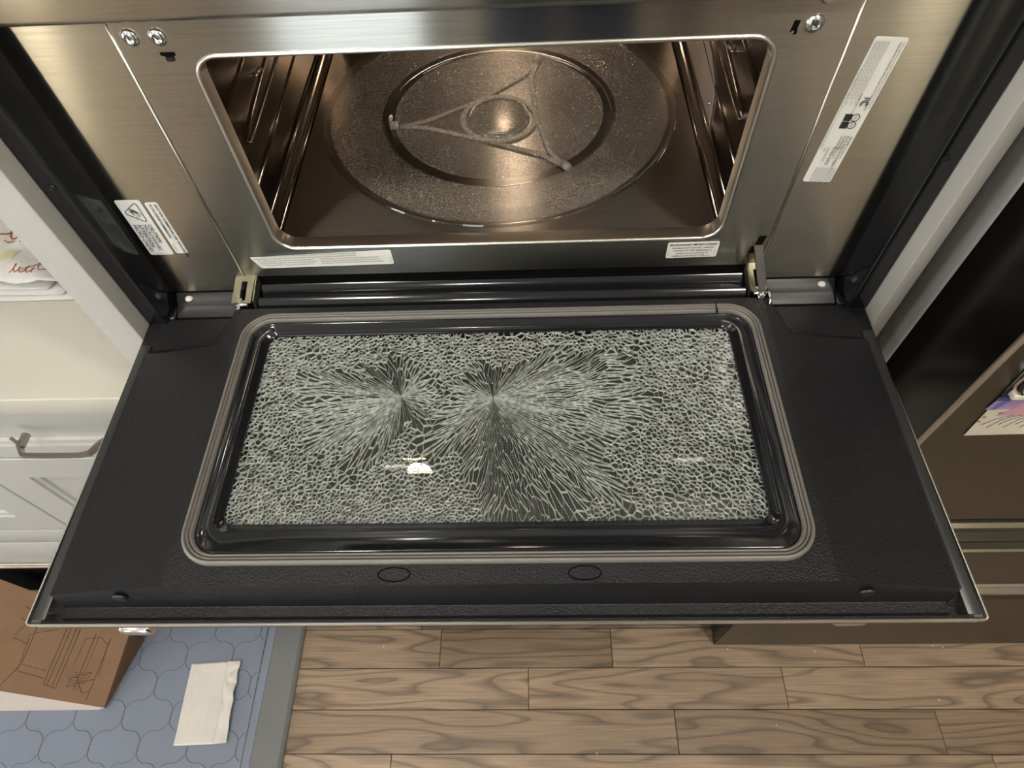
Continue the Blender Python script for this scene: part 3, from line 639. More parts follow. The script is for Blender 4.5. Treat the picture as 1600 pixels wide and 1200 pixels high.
# handle on the outside face, its end showing past the door edge
hb = tube('handle_bar', [(-0.300, -0.285, -0.062), (0.300, -0.285, -0.062)], 0.009, M['steel_lip'], door, 16)
for sx, y0 in ((-0.3020, -0.3128), (0.2870, -0.3085)):
    box('handle_post', sx - 0.014, sx + 0.014, y0, -0.2800, -0.034, -0.0186, M['chrome'], door, bev=0.004)

# shattered window ------------------------------------------------------
def shatter():
    rnd = random.Random(11)
    X0, X1, Y0, Y1 = GX0 - 0.001, GX1 + 0.001, GY0 - 0.001, GY1 + 0.001
    B_R = 0.30                       # radial squeeze inside a fan: fragments there are long and thin
    fans = [(-0.0900, -0.1120), (-0.0040, -0.1160)]
    def reach(i, a):
        nz = 0.9 + 0.42 * noise.noise(Vector((math.cos(a) * 1.8, math.sin(a) * 1.8, i * 5.1))) + 0.30 * noise.noise(Vector((math.cos(a) * 5, math.sin(a) * 5, 7 + i)))
        if i == 0: return nz * (0.036 + 0.068 * max(0, math.cos(a - math.radians(197))) ** 1.5 + 0.012 * max(0, math.cos(a - math.radians(120))))
        return nz * (0.044 + 0.120 * max(0, math.cos(a + math.radians(24))) ** 1.1 + 0.035 * max(0, math.cos(a + math.radians(100))))
    def unwarp(x, y):
        for i, (cx, cy) in enumerate(fans):
            dx, dy = x - cx, y - cy; r = math.hypot(dx, dy); a = math.atan2(dy, dx); R = reach(i, a)
            if r < R:
                q = max(0.0007, (r - R * (1 - B_R)) / B_R)
                a += 0.06 * noise.noise(Vector((q * 40, a * 3, 2)))
                return cx + q * math.cos(a), cy + q * math.sin(a)
        return x, y
    s = 0.0044; sites = []; row = 0; y = Y0 - 0.03
    while y < Y1 + 0.03:
        x = X0 - 0.03 + (s / 2 if row % 2 else 0)
        while x < X1 + 0.03:
            dn = noise.noise(Vector((x * 40, y * 40, 3)))
            if not (dn > 0.22 and rnd.random() < 0.5):
                sites.append((x + rnd.uniform(-0.47, 0.47) * s, y + rnd.uniform(-0.47, 0.47) * s * 0.85))
            x += s
        y += s * 0.82; row += 1
    holes = [(-0.0905, -0.083, 0.010), (-0.0780, -0.1370, 0.009), (-0.060, -0.092, 0.008), (-0.045, -0.108, 0.007), (-0.050, -0.126, 0.007), (-0.010, -0.077, 0.006), (-0.062, -0.150, 0.008), (-0.030, -0.0985, 0.006), (-0.093, -0.1480, 0.006)]
    sites = [p for p in sites if not any(math.hypot(p[0] - a_, (p[1] - b_) * 1.4) < r_ and rnd.random() < 0.75 for a_, b_, r_ in holes)]
    for k in range(700):  # extra fine cells whiten the lower left, shaped to stand for reflected haze
        p = (rnd.uniform(X0, 0.0), rnd.triangular(Y0, Y0 + 0.036, Y0))
        if all((p[0] - q[0]) ** 2 + (p[1] - q[1]) ** 2 > 0.0022 ** 2 for q in sites): sites.append(p)
    # drop whatever falls into the closed core of a fan
    keep = []
    for x, y in sites:
        ok = True
        for i, (cx, cy) in enumerate(fans):
            r = math.hypot(x - cx, y - cy)
            if r < reach(i, math.atan2(y - cy, x - cx)) * (1 - B_R) * 1.0: ok = False
        if ok: keep.append((x, y))
    # fans: denser across the rays than along them
    for i, (cx, cy) in enumerate(fans):
        for k in range(2200):
            a = rnd.uniform(-PI, PI); R = reach(i, a)
            if rnd.random() > R / 0.15: continue
            r = R * rnd.uniform(1 - B_R, 1.0)
            p = (cx + r * math.cos(a), cy + r * math.sin(a))
            if all((p[0] - q[0]) ** 2 + (p[1] - q[1]) ** 2 > 0.0033 ** 2 for q in keep): keep.append(p)
    sites = keep
    pts = [Vector(p) * 100 for p in sites]
    vs, es, fs, ov, oe, of = delaunay_2d_cdt(pts, [], [], 0, 1e-7)
    cc = []; inc = {}
    for fi, f in enumerate(fs):
        a, b, c = (vs[k] / 100 for k in f)
        D = 2 * (a.x * (b.y - c.y) + b.x * (c.y - a.y) + c.x * (a.y - b.y))
        if abs(D) < 1e-12: cc.append(None); continue
        a2, b2, c2 = a.length_squared, b.length_squared, c.length_squared
        w_ = Vector(((a2 * (b.y - c.y) + b2 * (c.y - a.y) + c2 * (a.y - b.y)) / D, (a2 * (c.x - b.x) + b2 * (a.x - c.x) + c2 * (b.x - a.x)) / D))
        cc.append((w_, Vector(unwarp(w_.x, w_.y))))
        for k in f: inc.setdefault(k, []).append(fi)
    def clip(poly):
        for ax, lim, sg in ((0, X0, 1), (0, X1, -1), (1, Y0, 1), (1, Y1, -1)):
            out = []
            for k in range(len(poly)):
                p, q = poly[k], poly[(k + 1) % len(poly)]; dp_, dq = (p[ax] - lim) * sg, (q[ax] - lim) * sg
                if dp_ >= 0: out.append(p)
                if (dp_ >= 0) != (dq >= 0): out.append(p + (q - p) * (dp_ / (dp_ - dq)))
            poly = out
            if len(poly) < 3: return []
        return poly
    cells = []
    for vi, fl_ in inc.items():
        p = vs[vi] / 100; q = [cc[f] for f in fl_ if cc[f] is not None]
        q = [c for c in q if (c[0] - p).length < 0.03]
        if len(q) < 3: continue
        q.sort(key=lambda c: math.atan2(c[0].y - p.y, c[0].x - p.x))
        u = clip([c[1].copy() for c in q])
        if len(u) < 3: continue
        o = [u[0]]
        for c in u[1:]:
            if (c - o[-1]).length > 0.00012: o.append(c)
        if (o[0] - o[-1]).length < 0.00012: o.pop()
        if len(o) < 3: continue
        ar = 0.5 * abs(sum(o[k].x * o[(k + 1) % len(o)].y - o[(k + 1) % len(o)].x * o[k].y for k in range(len(o))))
        if ar < 2e-7 or ar > 4e-4: continue
        cells.append((ar, o))
    return cells
cells = shatter(); cells.sort(key=lambda c: -c[0])
rnd = random.Random(5)
def area_(u): return 0.5 * abs(sum(u[k].x * u[(k + 1) % len(u)].y - u[(k + 1) % len(u)].x * u[k].y for k in range(len(u))))
def shard_geo(u):
    n = len(u); c = sum(u, Vector((0, 0))) / n
    g = rnd.uniform(0.00008, 0.00030); tx, ty = rnd.uniform(-1, 1) * 0.0007, rnd.uniform(-1, 1) * 0.0007
    zt = 0.0212; per = sum((u[k] - u[k - 1]).length for k in range(n)); wd = 2 * area_(u) / per; zb = zt - min(0.0034, max(0.0005, 2 * wd * rnd.uniform(0.22, 0.95)))
    if rnd.random() < 0.16: zb = zt - 0.0008
    V = []
    def shr(k): return [c + (p - c) * max(0.4, 1 - k / max(0.0003, (p - c).length)) for p in u]
    a, b, d_ = shr(g), shr(g + rnd.uniform(0.2, 1.0) * min(0.00024, wd * 0.15)), shr(g + rnd.uniform(0.0000, 0.0006))
    V += [(p.x, p.y, zb) for p in d_]; V += [(p.x, p.y, zt - 0.0002) for p in a]; V += [(p.x, p.y, zt + (p.x - c.x) * tx + (p.y - c.y) * ty) for p in b]
    F = []; fm = []
    for k in range(n): F.append((k, (k + 1) % n, n + (k + 1) % n, n + k)); fm.append(1)
    for k in range(n): F.append((n + k, n + (k + 1) % n, 2 * n + (k + 1) % n, 2 * n + k)); fm.append(1)
    F.append(tuple(2 * n + k for k in range(n))); fm.append(1 if rnd.random() < 0.045 and per < 0.011 else 0)  # a few caps are plain white, as painted glints
    return V, F, fm
for ar, u in cells[:300]:
    V, F, fm = shard_geo(u)
    obj('glass_shard', V, F, None, door, mats=[M['shard_top'], M['crack']], fm=fm)
V, F, fm = [], [], []
for ar, u in cells[300:]:
    v, f, m_ = shard_geo(u); o = len(V); V += v; F += [tuple(i + o for i in x) for x in f]; fm += m_
sh = obj('glass_fragments', V, F, None, door, mats=[M['shard_top'], M['crack']], fm=fm)
tag(sh, 'shattered tempered glass', kind='stuff')
print('shards', len(cells))

# turntable -------------------------------------------------------------
TCX, TCY = -0.0015, 0.2475
tp = empty('turntable_plate', (TCX, TCY, 0.0755)); tag(tp, 'round pebbled glass turntable plate inside the microwave', 'turntable')
lathe('plate_base', [(0.001, -0.0010), (0.118, -0.0010), (0.1215, 0.0)], (0, 0, 0), M['tray_glass'], tp, 128, cap=False)
lathe('plate_ring', [(0.1215, 0.0), (0.1255, -0.0006), (0.1290, -0.0018), (0.1310, -0.0020), (0.1328, -0.0010), (0.1335, 0.0002), (0.1355, 0.0020)], (0, 0, 0), M['tray_clear'], tp, 128, cap=False)
lathe('plate_border', [(0.1355, 0.0020), (0.145, 0.0030), (0.188, 0.0048), (0.1930, 0.0060)], (0, 0, 0), M['tray_glass'], tp, 128, cap=False)
lathe('plate_rim', [(0.1930, 0.0060), (0.1975, 0.0085), (0.2005, 0.0100), (0.2025, 0.0098), (0.2032, 0.0082), (0.2022, 0.0062), (0.1960, 0.0036)], (0, 0, 0), M['tray_clear'], tp, 128, cap=False)
rs = tag(empty('roller_support', (TCX, TCY, 0.0655)), 'three-armed plastic roller support under the glass turntable', 'roller support')
lathe('hub_ring', [(0.0400, -0.001), (0.0455, -0.001), (0.0460, 0.0), (0.0455, 0.0015), (0.0400, 0.0015), (0.0395, 0.0), (0.0400, -0.001)], (0, 0, 0), M['support'], rs, 64, cap=False)
cp = lathe('drive_coupler', [(0.001, 0.0035), (0.030, 0.0035), (0.0335, 0.0020), (0.036, -0.001)], (0, 0, 0), M['cavity_floor'], rs, 64, cap=False)
for a0 in (90, 205, 335):
    pts = [(0.0335 * math.cos(math.radians(a0 + 180 + t)), 0.0335 * math.sin(math.radians(a0 + 180 + t)), 0.0038) for t in range(-28, 29, 7)]
    tube('coupler_slot', pts, [0.0012] + [0.0022] * 7 + [0.0012], M['steel_lip'], rs, 8)
for tx, ty in ((-0.1240, -0.0110), (0.0760, -0.0950), (0.0480, 0.1180)):
    a = math.atan2(ty, tx); R_ = math.hypot(tx, ty); e = (math.cos(a), math.sin(a)); nrm = (-e[1], e[0])
    for sg in (-1, 1):
        p0 = (e[0] * 0.014 + nrm[0] * 0.042 * sg, e[1] * 0.014 + nrm[1] * 0.042 * sg, 0.0004)
        p1 = (e[0] * (R_ - 0.038) + nrm[0] * 0.0060 * sg, e[1] * (R_ - 0.038) + nrm[1] * 0.0060 * sg, 0.0004)
        p2 = (e[0] * (R_ - 0.008), e[1] * (R_ - 0.008), 0.0004)
        tube('arm', [p0, p1, p2], [0.0028, 0.0032, 0.0036], M['support'], rs, 8, flat=0.4)
    V = [(e[0] * (R_ + t) , e[1] * (R_ + t), 0.0027) for t in (-0.0055, 0.0035)]
    tube('roller', [V[0], V[1]], 0.0046, M['roller'], rs, 20)

# ------------------------------------------------------------------ base cabinet, counter on the left
bc = tag(empty('base_cabinet', (-1.2, 0.3, FL)), 'pale grey base cabinet with recessed panel drawer and doors left of the microwave', 'cabinet')
XR = -0.4150
wbox(bc, 'carcass', -2.2, XR, 0.0215, 0.62, -0.790, -0.1480, M['paint'])
wbox(bc, 'plinth', -2.2, XR, 0.0000, 0.0200, -0.7680, -0.6560, M['paint'], bev=0.0015)
wbox(bc, 'base_moulding', -2.2, XR, -0.0060, 0.0200, -0.7800, -0.7700, M['steel_lip'], bev=0.003)
wbox(bc, 'base_moulding', -2.2, XR, -0.0060, 0.0200, -0.7940, -0.7830, M['steel_lip'], bev=0.003)
wbox(bc, 'bottom_rail', -2.2, XR, -0.0010, 0.0200, -0.6480, -0.5900, M['paint'], bev=0.0015)
wbox(bc, 'toe_kick', -2.2, XR, 0.016, 0.0205, FL, -0.79, M['void'])  # black sheet stands in for the deep shade under the cabinet
def shaker(name, x0, x1, z0, z1, fr=0.052, root=None, m=None):
    """front with frame, a stepped bevel and a recessed centre panel"""
    y = -0.0010; L_ = []
    for off, yy in ((0.0, 0.0190), (0.0, y + 0.0015), (0.0015, y), (fr, y), (fr + 0.002, y + 0.0035), (fr + 0.009, y + 0.0045), (fr + 0.012, y + 0.0085), (fr + 0.020, y + 0.0095)):
        L_.append([(x0 + off, yy, z0 + off), (x1 - off, yy, z0 + off), (x1 - off, yy, z1 - off), (x0 + off, yy, z1 - off)])
    return P_(loft(name, L_, m or M['paint'], cap0=True, cap1=True, deg=12), root)
dr = [shaker('drawer', -0.8205, XR - 0.003, -0.3000, -0.1550, 0.034, bc), shaker('drawer', -1.2300, -0.8240, -0.3000, -0.1550, 0.034, bc)]
shaker('cabinet_door', -0.8205, XR - 0.003, -0.5860, -0.3045, 0.062, bc); shaker('cabinet_door', -1.2300, -0.8240, -0.5860, -0.3045, 0.062, bc)
shaker('cabinet_door', -1.70, -1.2335, -0.5860, -0.1550, 0.062, bc)
# pull
hd = empty('handle', (0, 0, 0)); hd.parent = dr[0]
HX0, HX1, HZ = -0.6680, -0.5350, -0.2300
yo = -0.0345; pts = []
def strip(name, path, w0, th):      # flat bent bar: path (x, y), width in z
    L_ = []
    for i, (px, py, ww, zz) in enumerate(path):
        a = Vector(path[max(0, i - 1)][:2]); b = Vector(path[min(len(path) - 1, i + 1)][:2]); d = (b - a).normalized(); n_ = Vector((d.y, -d.x)) * th / 2
        L_.append([(px - n_.x, py - n_.y, zz - ww), (px + n_.x, py + n_.y, zz - ww), (px + n_.x, py + n_.y, zz + ww), (px - n_.x, py - n_.y, zz + ww)])
    return loft(name, L_, M['nickel'], hd, cap0=True, cap1=True, deg=30)
strip('pull_bar', [(HX0 - 0.012, -0.012, 0.0055, HZ + 0.0045), (HX0 - 0.002, -0.018, 0.005, HZ + 0.002), (HX0 + 0.004, yo + 0.006, 0.0045, HZ), (HX0 + 0.008, yo, 0.0042, HZ), (HX0 + 0.045, yo - 0.001, 0.004, HZ), (HX1 - 0.045, yo - 0.001, 0.004, HZ), (HX1 - 0.032, yo + 0.001, 0.0045, HZ + 0.001), (HX1 - 0.018, -0.021, 0.006, HZ + 0.005), (HX1, -0.012, 0.007, HZ + 0.009)], 0.01, 0.0045)
for sx in (HX0 - 0.0, HX1 - 0.010): box('pull_post', sx - 0.004, sx + 0.004, -0.022, -0.001, HZ - 0.004, HZ + 0.005, M['nickel'], hd, bev=0.001)
ct = tag(box('countertop', -2.2, XR, -0.0215, 0.655, -0.1470, -0.1125, M['quartz'], bev=0.002), 'cream quartz countertop on the base cabinet at the left', 'countertop')

# paper bag and papers on the counter
CZ = -0.1125
def sheet(name, quad, m, z0, amp=0.0, nx=24, ny=24, seed=0, th=0.0012, parent=None, freq=14, rag=0.0, lift=None):
    a, b, c, d_ = [Vector(q) for q in quad]; V = []; F = []
    for j in range(ny + 1):
        for i in range(nx + 1):
            u, v = i / nx, j / ny; p = (a * (1 - u) + b * u) * (1 - v) + (d_ * (1 - u) + c * u) * v
            if rag and u > 0.99: p = p + (b - a).normalized() * rag * noise.noise(Vector((v * 9, seed, 0)))
            n = noise.noise(Vector((p.x * freq, p.y * freq, seed))); n2 = noise.noise(Vector((p.x * freq * 3, p.y * freq * 2.4, seed + 4)))
            z = z0 + amp * (0.5 + 0.5 * abs(n) * 2 - abs(n2) * 0.35)
            if lift: z += lift(u, v)
            V.append((p.x, p.y, z + th)); 
    n1 = len(V); V += [(x, y, z - th) for x, y, z in V]
    q = nx + 1
    for j in range(ny):
        for i in range(nx):
            k = j * q + i; F.append((k, k + 1, k + q + 1, k + q)); F.append((n1 + k, n1 + k + q, n1 + k + q + 1, n1 + k + 1))
    for i in range(nx): F.append((i, n1 + i, n1 + i + 1, i + 1)); k = ny * q + i; F.append((k, k + 1, n1 + k + 1, n1 + k))
    for j in range(ny): k = j * q; F.append((k, k + q, n1 + k + q, n1 + k)); k = j * q + nx; F.append((k, n1 + k, n1 + k + q, k + q))
    return fixn(obj(name, V, F, m, parent, smooth=True))
fp = tag(empty('magazine', (-0.75, 0.2, CZ)), 'folded glossy papers lying under the crumpled white paper bag', 'paper')
for k in range(3):
    P_(sheet('page', [(-0.98, 0.136 + k * 0.004), (-0.575 - k * 0.020, 0.136 + k * 0.006), (-0.57, 0.36), (-0.98, 0.36)], M['paper'], CZ + 0.0012 + k * 0.0042, 0.002, 20, 10, k, 0.0012, lift=lambda u, v, k=k: 0.006 * k * (1 - u) * (1 - v)), fp)
pb = tag(empty('paper_bag', (-0.75, 0.3, CZ)), 'crumpled white paper bag with brown and black script on the counter', 'bag')
def bagz(u, v): return 0.012 + 0.030 * sm(0.0, 0.35, v) * (0.6 + 0.4 * math.sin(u * 5)) - 0.012 * sm(0.6, 1.0, u)
bq = [(-0.98, 0.150), (-0.560, 0.142), (-0.56, 0.46), (-0.98, 0.46)]
bag = P_(sheet('bag_body', bq, M['paper'], CZ + 0.010, 0.022, 70, 50, 9, 0.0010, freq=16, lift=bagz), pb)
from mathutils.bvhtree import BVHTree
def on_surface(o, x, y, z1=1.0):
    bv = getattr(on_surface, 'c', {}).get(o.name)
    if bv is None:
        bm = bmesh.new(); bm.from_mesh(o.data); bv = BVHTree.FromBMesh(bm); bm.free()
        if not hasattr(on_surface, 'c'): on_surface.c = {}
        on_surface.c[o.name] = bv
    h = bv.ray_cast(Vector((x, y, z1)), Vector((0, 0, -1)))
    return h[0].z if h[0] else None
def draped_line(name, pts, r, m, surf, root, dense=4):
    P = []
    for (a, b) in zip(pts, pts[1:]):
        for k in range(dense): t = k / dense; P.append((a[0] + (b[0] - a[0]) * t, a[1] + (b[1] - a[1]) * t))
    P.append(pts[-1]); Q = []
    for x, y in P:
        z = on_surface(surf, x, y)
        if z is not None: Q.append((x, y, z + 0.0004))
    if len(Q) > 1: return P_(tube(name, Q, r, m, n=5), root)
def patch(name, x0, x1, y0, y1, m, surf, root):
    V = []; n = 10
    for j in range(n + 1):
        for i in range(n + 1):
            x = x0 + (x1 - x0) * i / n; y = y0 + (y1 - y0) * j / n; V.append((x, y, (on_surface(surf, x, y) or CZ) + 0.0006))
    F = [(j * (n + 1) + i, j * (n + 1) + i + 1, (j + 1) * (n + 1) + i + 1, (j + 1) * (n + 1) + i) for j in range(n) for i in range(n)]
    return P_(obj(name, V, F, m, None, True), root)
def scrawl(x0, y0, w_, h_, n, seed, slant=0.3):
    rn = random.Random(seed); pts = []
    for k in range(n * 6 + 1):
        t = k / 6; a = t * 2 * PI
        amp = h_ * (0.5 + 0.5 * abs(math.sin(seed + int(t) * 1.7)))
        pts.append((x0 + w_ * t / n + 0.25 * w_ / n * math.sin(a) + slant * amp * 0.5 * (1 - math.cos(a)), y0 + amp * 0.5 * (1 - math.cos(a))))
    return pts
patch('yellow_print', -0.80, -0.735, 0.185, 0.205, M['yellow'], bag, pb)
patch('yellow_print', -0.70, -0.655, 0.170, 0.195, mat('faint_yellow_print', (0.56, 0.54, 0.36), 0.6), bag, pb)
patch('yellow_print', -0.80, -0.735, 0.235, 0.262, bpy.data.materials['faint_yellow_print'], bag, pb)
draped_line('script_lettering', scrawl(-0.705, 0.218, 0.070, 0.016, 5, 3), 0.0011, M['brown_ink'], bag, pb)
draped_line('script_lettering', [(-0.70, 0.213), (-0.66, 0.210), (-0.615, 0.208)], 0.0008, M['brown_ink'], bag, pb)
draped_line('script_lettering', scrawl(-0.655, 0.156, 0.030, 0.012, 4, 8), 0.0007, M['brown_ink'], bag, pb)
draped_line('script_lettering', scrawl(-0.640, 0.160, 0.045, 0.034, 2, 5), 0.0006, M['brown_ink'], bag, pb)
draped_line('script_lettering', scrawl(-0.800, 0.268, 0.075, 0.010, 7, 6), 0.0006, M['ink2'], bag, pb)
draped_line('script_lettering', scrawl(-0.815, 0.275, 0.025, 0.030, 1, 2), 0.0007, M['ink2'], bag, pb)
draped_line('script_lettering', scrawl(-0.722, 0.246, 0.020, 0.010, 2, 4), 0.0007, M['ink2'], bag, pb)

# ------------------------------------------------------------------ refrigerator
fr = tag(empty('refrigerator', (0.85, 0.2, FL)), 'dark stainless refrigerator with bright drawer edges at the right', 'refrigerator')
FX, FY = 0.4256, -0.1182
wbox(fr, 'body', FX, 1.33, -0.0165, 0.60, FL + 0.02, 0.90, M['fridge_body'], bev=0.004)
def fpanel(name, z0, z1, prof_top, prof_bot):
    """front panel: YZ section with shaped top and bottom edges, extruded in X"""
    sec = [(-0.020, z0)] + prof_bot + prof_top + [(-0.020, z1)]
    o = loft(name, [[(x, y, z) for y, z in sec] for x in (FX, 1.33)], M['fridge'], cap0=True, cap1=True, deg=25)
    return P_(o, fr)
dd_ = fpanel('door', -0.3020, 0.90, [(FY, 0.90)], [(-0.100, -0.3020), (-0.1110, -0.2960), (-0.1165, -0.2880), (FY, -0.2760)])
d1 = fpanel('freezer_drawer', -0.5830, -0.3990, [(FY, -0.4040), (FY + 0.004, -0.3990)], [(-0.105, -0.5830), (FY + 0.003, -0.5790), (FY, -0.5700)])
d2 = fpanel('freezer_drawer', FL + 0.004, -0.6560, [(FY, -0.6640), (FY + 0.003, -0.6580), (FY + 0.008, -0.6560)], [(FY, FL + 0.004)])
def fbar(name, prof, m): return P_(loft(name, [[(x, y, z) for y, z in prof] for x in (FX + 0.0005, 1.33)], m, cap0=True, cap1=True, deg=30), fr)
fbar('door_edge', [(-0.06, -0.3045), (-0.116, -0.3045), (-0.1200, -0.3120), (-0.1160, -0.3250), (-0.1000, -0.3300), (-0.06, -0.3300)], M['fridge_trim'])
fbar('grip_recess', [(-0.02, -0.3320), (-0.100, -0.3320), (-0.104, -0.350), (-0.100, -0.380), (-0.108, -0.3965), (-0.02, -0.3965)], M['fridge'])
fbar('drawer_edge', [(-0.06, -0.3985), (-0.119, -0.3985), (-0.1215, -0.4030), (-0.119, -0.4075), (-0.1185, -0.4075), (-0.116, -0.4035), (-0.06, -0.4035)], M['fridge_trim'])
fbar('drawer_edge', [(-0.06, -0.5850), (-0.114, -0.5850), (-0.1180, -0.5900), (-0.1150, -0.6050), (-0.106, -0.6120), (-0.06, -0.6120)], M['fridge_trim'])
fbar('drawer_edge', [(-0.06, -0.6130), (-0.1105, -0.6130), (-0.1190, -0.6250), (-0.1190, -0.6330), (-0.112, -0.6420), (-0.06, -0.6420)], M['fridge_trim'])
P_(box('door_side', FX - 0.0006, FX, FY + 0.0035, -0.0205, -0.2960, 0.90, M['fridge_side']), fr)
P_(box('door_side', FX - 0.0006, FX, FY + 0.0035, -0.0205, FL + 0.004, -0.6600, M['fridge_side']), fr)
P_(box('door_side', FX - 0.0006, FX, FY + 0.0035, -0.0205, -0.5780, -0.4060, M['fridge_side']), fr)
P_(tube('door_corner', [(FX + 0.0018, FY + 0.0012, -0.290), (FX + 0.0018, FY + 0.0012, 0.90)], 0.0030, M['rim']), fr)
P_(box('door_seal', FX + 0.001, 1.33, -0.0205, -0.0165, -0.3, 0.90, M['void']), fr)
# drawing and magnet on the door
YD = FY - 0.0008
dw = tag(empty('drawing', (0.52, YD, 0.0)), 'child\'s drawing of a starry night sky and purple hills on the fridge door', 'drawing')
sh_ = P_(prism('sheet', [(0.4630, -0.0580), (0.6400, -0.0540), (0.6360, 0.0900), (0.4520, 0.0860)], lambda u, v, d: (u, YD - d, v), 0.0004, mat('drawing_paper', (0.60, 0.57, 0.47), 0.6)), dw)
def flatp(name, pts, col, dy=0.0006, m=None):
    mm = m or mat(name + '_print', col, 0.6); return P_(prism(name, pts, lambda u, v, d: (u, YD - dy - d, v), 0.0001, mm), dw)
flatp('lilac_band', [(0.4560, -0.0080), (0.5000, -0.0060), (0.60, -0.006), (0.60, 0.016), (0.4580, 0.0160)], (0.38, 0.27, 0.52), 0.0005)
flatp('pink_hill', [(0.4720, -0.0190), (0.60, -0.018), (0.60, 0.024), (0.498, 0.0200), (0.4880, 0.0070)], (0.55, 0.30, 0.36), 0.0007)
flatp('night_sky', [(0.4565, 0.0140), (0.4860, 0.0120), (0.5000, 0.0215), (0.60, 0.026), (0.60, 0.080), (0.4530, 0.0800)], (0.012, 0.014, 0.035), 0.0008)
flatp('blue_band', [(0.4580, 0.0080), (0.4865, 0.0090), (0.4860, 0.0135), (0.4565, 0.0140)], (0.03, 0.07, 0.30), 0.0009)
flatp('blue_band', [(0.4590, -0.008), (0.4650, -0.0070), (0.4700, 0.0080), (0.4635, 0.0080)], (0.12, 0.16, 0.42), 0.0009)
rs_ = random.Random(3); sm_ = mat('star_print', (0.7, 0.7, 0.7), 0.6)
for k in range(46):
    x, z = rs_.uniform(0.459, 0.56), rs_.uniform(0.0165, 0.070)
    if z < 0.012 + (x - 0.456) * 0.25: continue
    q = rs_.uniform(0.0004, 0.0011)
    flatp('star', [(x + q * math.cos(a), z + q * math.sin(a)) for a in [2 * PI * j / 7 for j in range(7)]], None, 0.0010, sm_)
for x, z in ((0.4625, -0.0210), (0.4615, -0.0290), (0.4740, -0.0140)):
    flatp('spot', [(x + 0.0020 * math.cos(a), z + 0.0012 * math.sin(a)) for a in [2 * PI * j / 10 for j in range(10)]], (0.25, 0.14, 0.07), 0.0010)
for k in range(6):
    x = 0.4680 + k * 0.0080; P_(tube('pencil_line', [(x, YD - 0.0007, -0.036 - (k % 2) * 0.006), (x + 0.006, YD - 0.0007, -0.027), (x + 0.014, YD - 0.0007, -0.021), (x + 0.022, YD - 0.0007, -0.019)], 0.0003, M['ink2'], n=5), dw)
mgt = tag(empty('magnet_clip', (0.474, FY, 0.045)), 'round black and silver magnet clip holding up the drawing on the fridge', 'magnet')
P_(lathe('dial', [(0.0200, 0), (0.0200, 0.006), (0.0185, 0.008), (0.0165, 0.0075)], (0.4760, FY - 0.0015, 0.0430), M['gloss_black'], None, 40, 'Y', cap=False), mgt)
P_(lathe('face', [(0.0168, 0.0060), (0.0001, 0.0080)], (0.4760, FY - 0.0015, 0.0430), M['steel_lip'], None, 40, 'Y', cap=False), mgt)
P_(lathe('rim', [(0.0202, 0), (0.0222, 0.001), (0.0222, 0.003), (0.0202, 0.004)], (0.4760, FY - 0.0015, 0.0430), M['chrome'], None, 40, 'Y', cap=False), mgt)
P_(box('clip_tab', 0.4585, 0.4850, FY - 0.0100, FY - 0.0025, 0.0215, 0.0290, M['roller'], bev=0.0012), mgt)

# ------------------------------------------------------------------ floor mat, box, tissue
mt = tag(empty('floor_mat', (-1.2, -0.3, FL)), 'blue-grey anti-fatigue kitchen mat embossed with a trellis pattern', 'mat')
MX = -0.5060
def mloop(o, z): return [(x, y, z) for x, y in rrect(-1.30, -0.306, 1.30 + MX + o, 0.306 + o, 0.012, 5)]
P_(loft('border', [mloop(0.0, FL + 0.0005), mloop(0.0, FL + 0.004), mloop(-0.006, FL + 0.011), mloop(-0.010, FL + 0.012)], M['mat_border'], cap0=True, cap1=True, deg=40), mt)
MF = MX - 0.066
P_(loft('field', [[(x, y, z) for x, y in rrect(-1.30, -0.300, 1.30 + MF + o, 0.262 + o, 0.006, 5)] for o, z in ((0.0, FL + 0.0118), (0.0, FL + 0.0128), (-0.003, FL + 0.0142))], M['mat_rubber'], cap1=True, deg=40), mt)
MZ = FL + 0.0142
lines = []
tube('', [(MF - 0.018, -0.55, MZ + 0.0002), (MF - 0.018, -0.05, MZ + 0.0002)], 0.0012, None, joinlist=lines, n=6)
HA, HB = 0.0530, 0.0600
def foil(p, q, sg_=1):
    p, q = Vector(p), Vector(q); d = q - p; n_ = Vector((-d.y, d.x)); out = []
    for k in range(25):
        t = k / 24; s_ = math.sin(2 * PI * t); o = 0.125 * sg_ * (1 if s_ > 0 else -1) * abs(s_) ** 0.65
        w_ = p + d * t + n_ * o
        if w_.x < MF - 0.021 and -0.555 < w_.y < -0.045: out.append((w_.x, w_.y, MZ + 0.0001))
        elif len(out) > 2: break
        else: out = []
    if len(out) > 2: tube('', out, 0.0009, None, joinlist=lines, n=5)
for i in range(-1, 13):
    for j in range(-1, 10):
        if (i + j) % 2: continue
        c_ = (MF - 0.034 - i * HA, -0.560 + j * HB)
        for sx, sy in ((1, 1), (-1, 1), (1, -1), (-1, -1)):
            a_, b_ = (c_[0], c_[1]), (c_[0] + sx * HA, c_[1] + sy * HB)
            if sx * sy > 0: foil(a_, b_) if sy > 0 else None
            else: foil(a_, b_, -1) if sy > 0 else None
tp_ = P_(join_obj('embossed_trellis', lines, M['mat_line']), mt); tp_['kind'] = 'stuff'

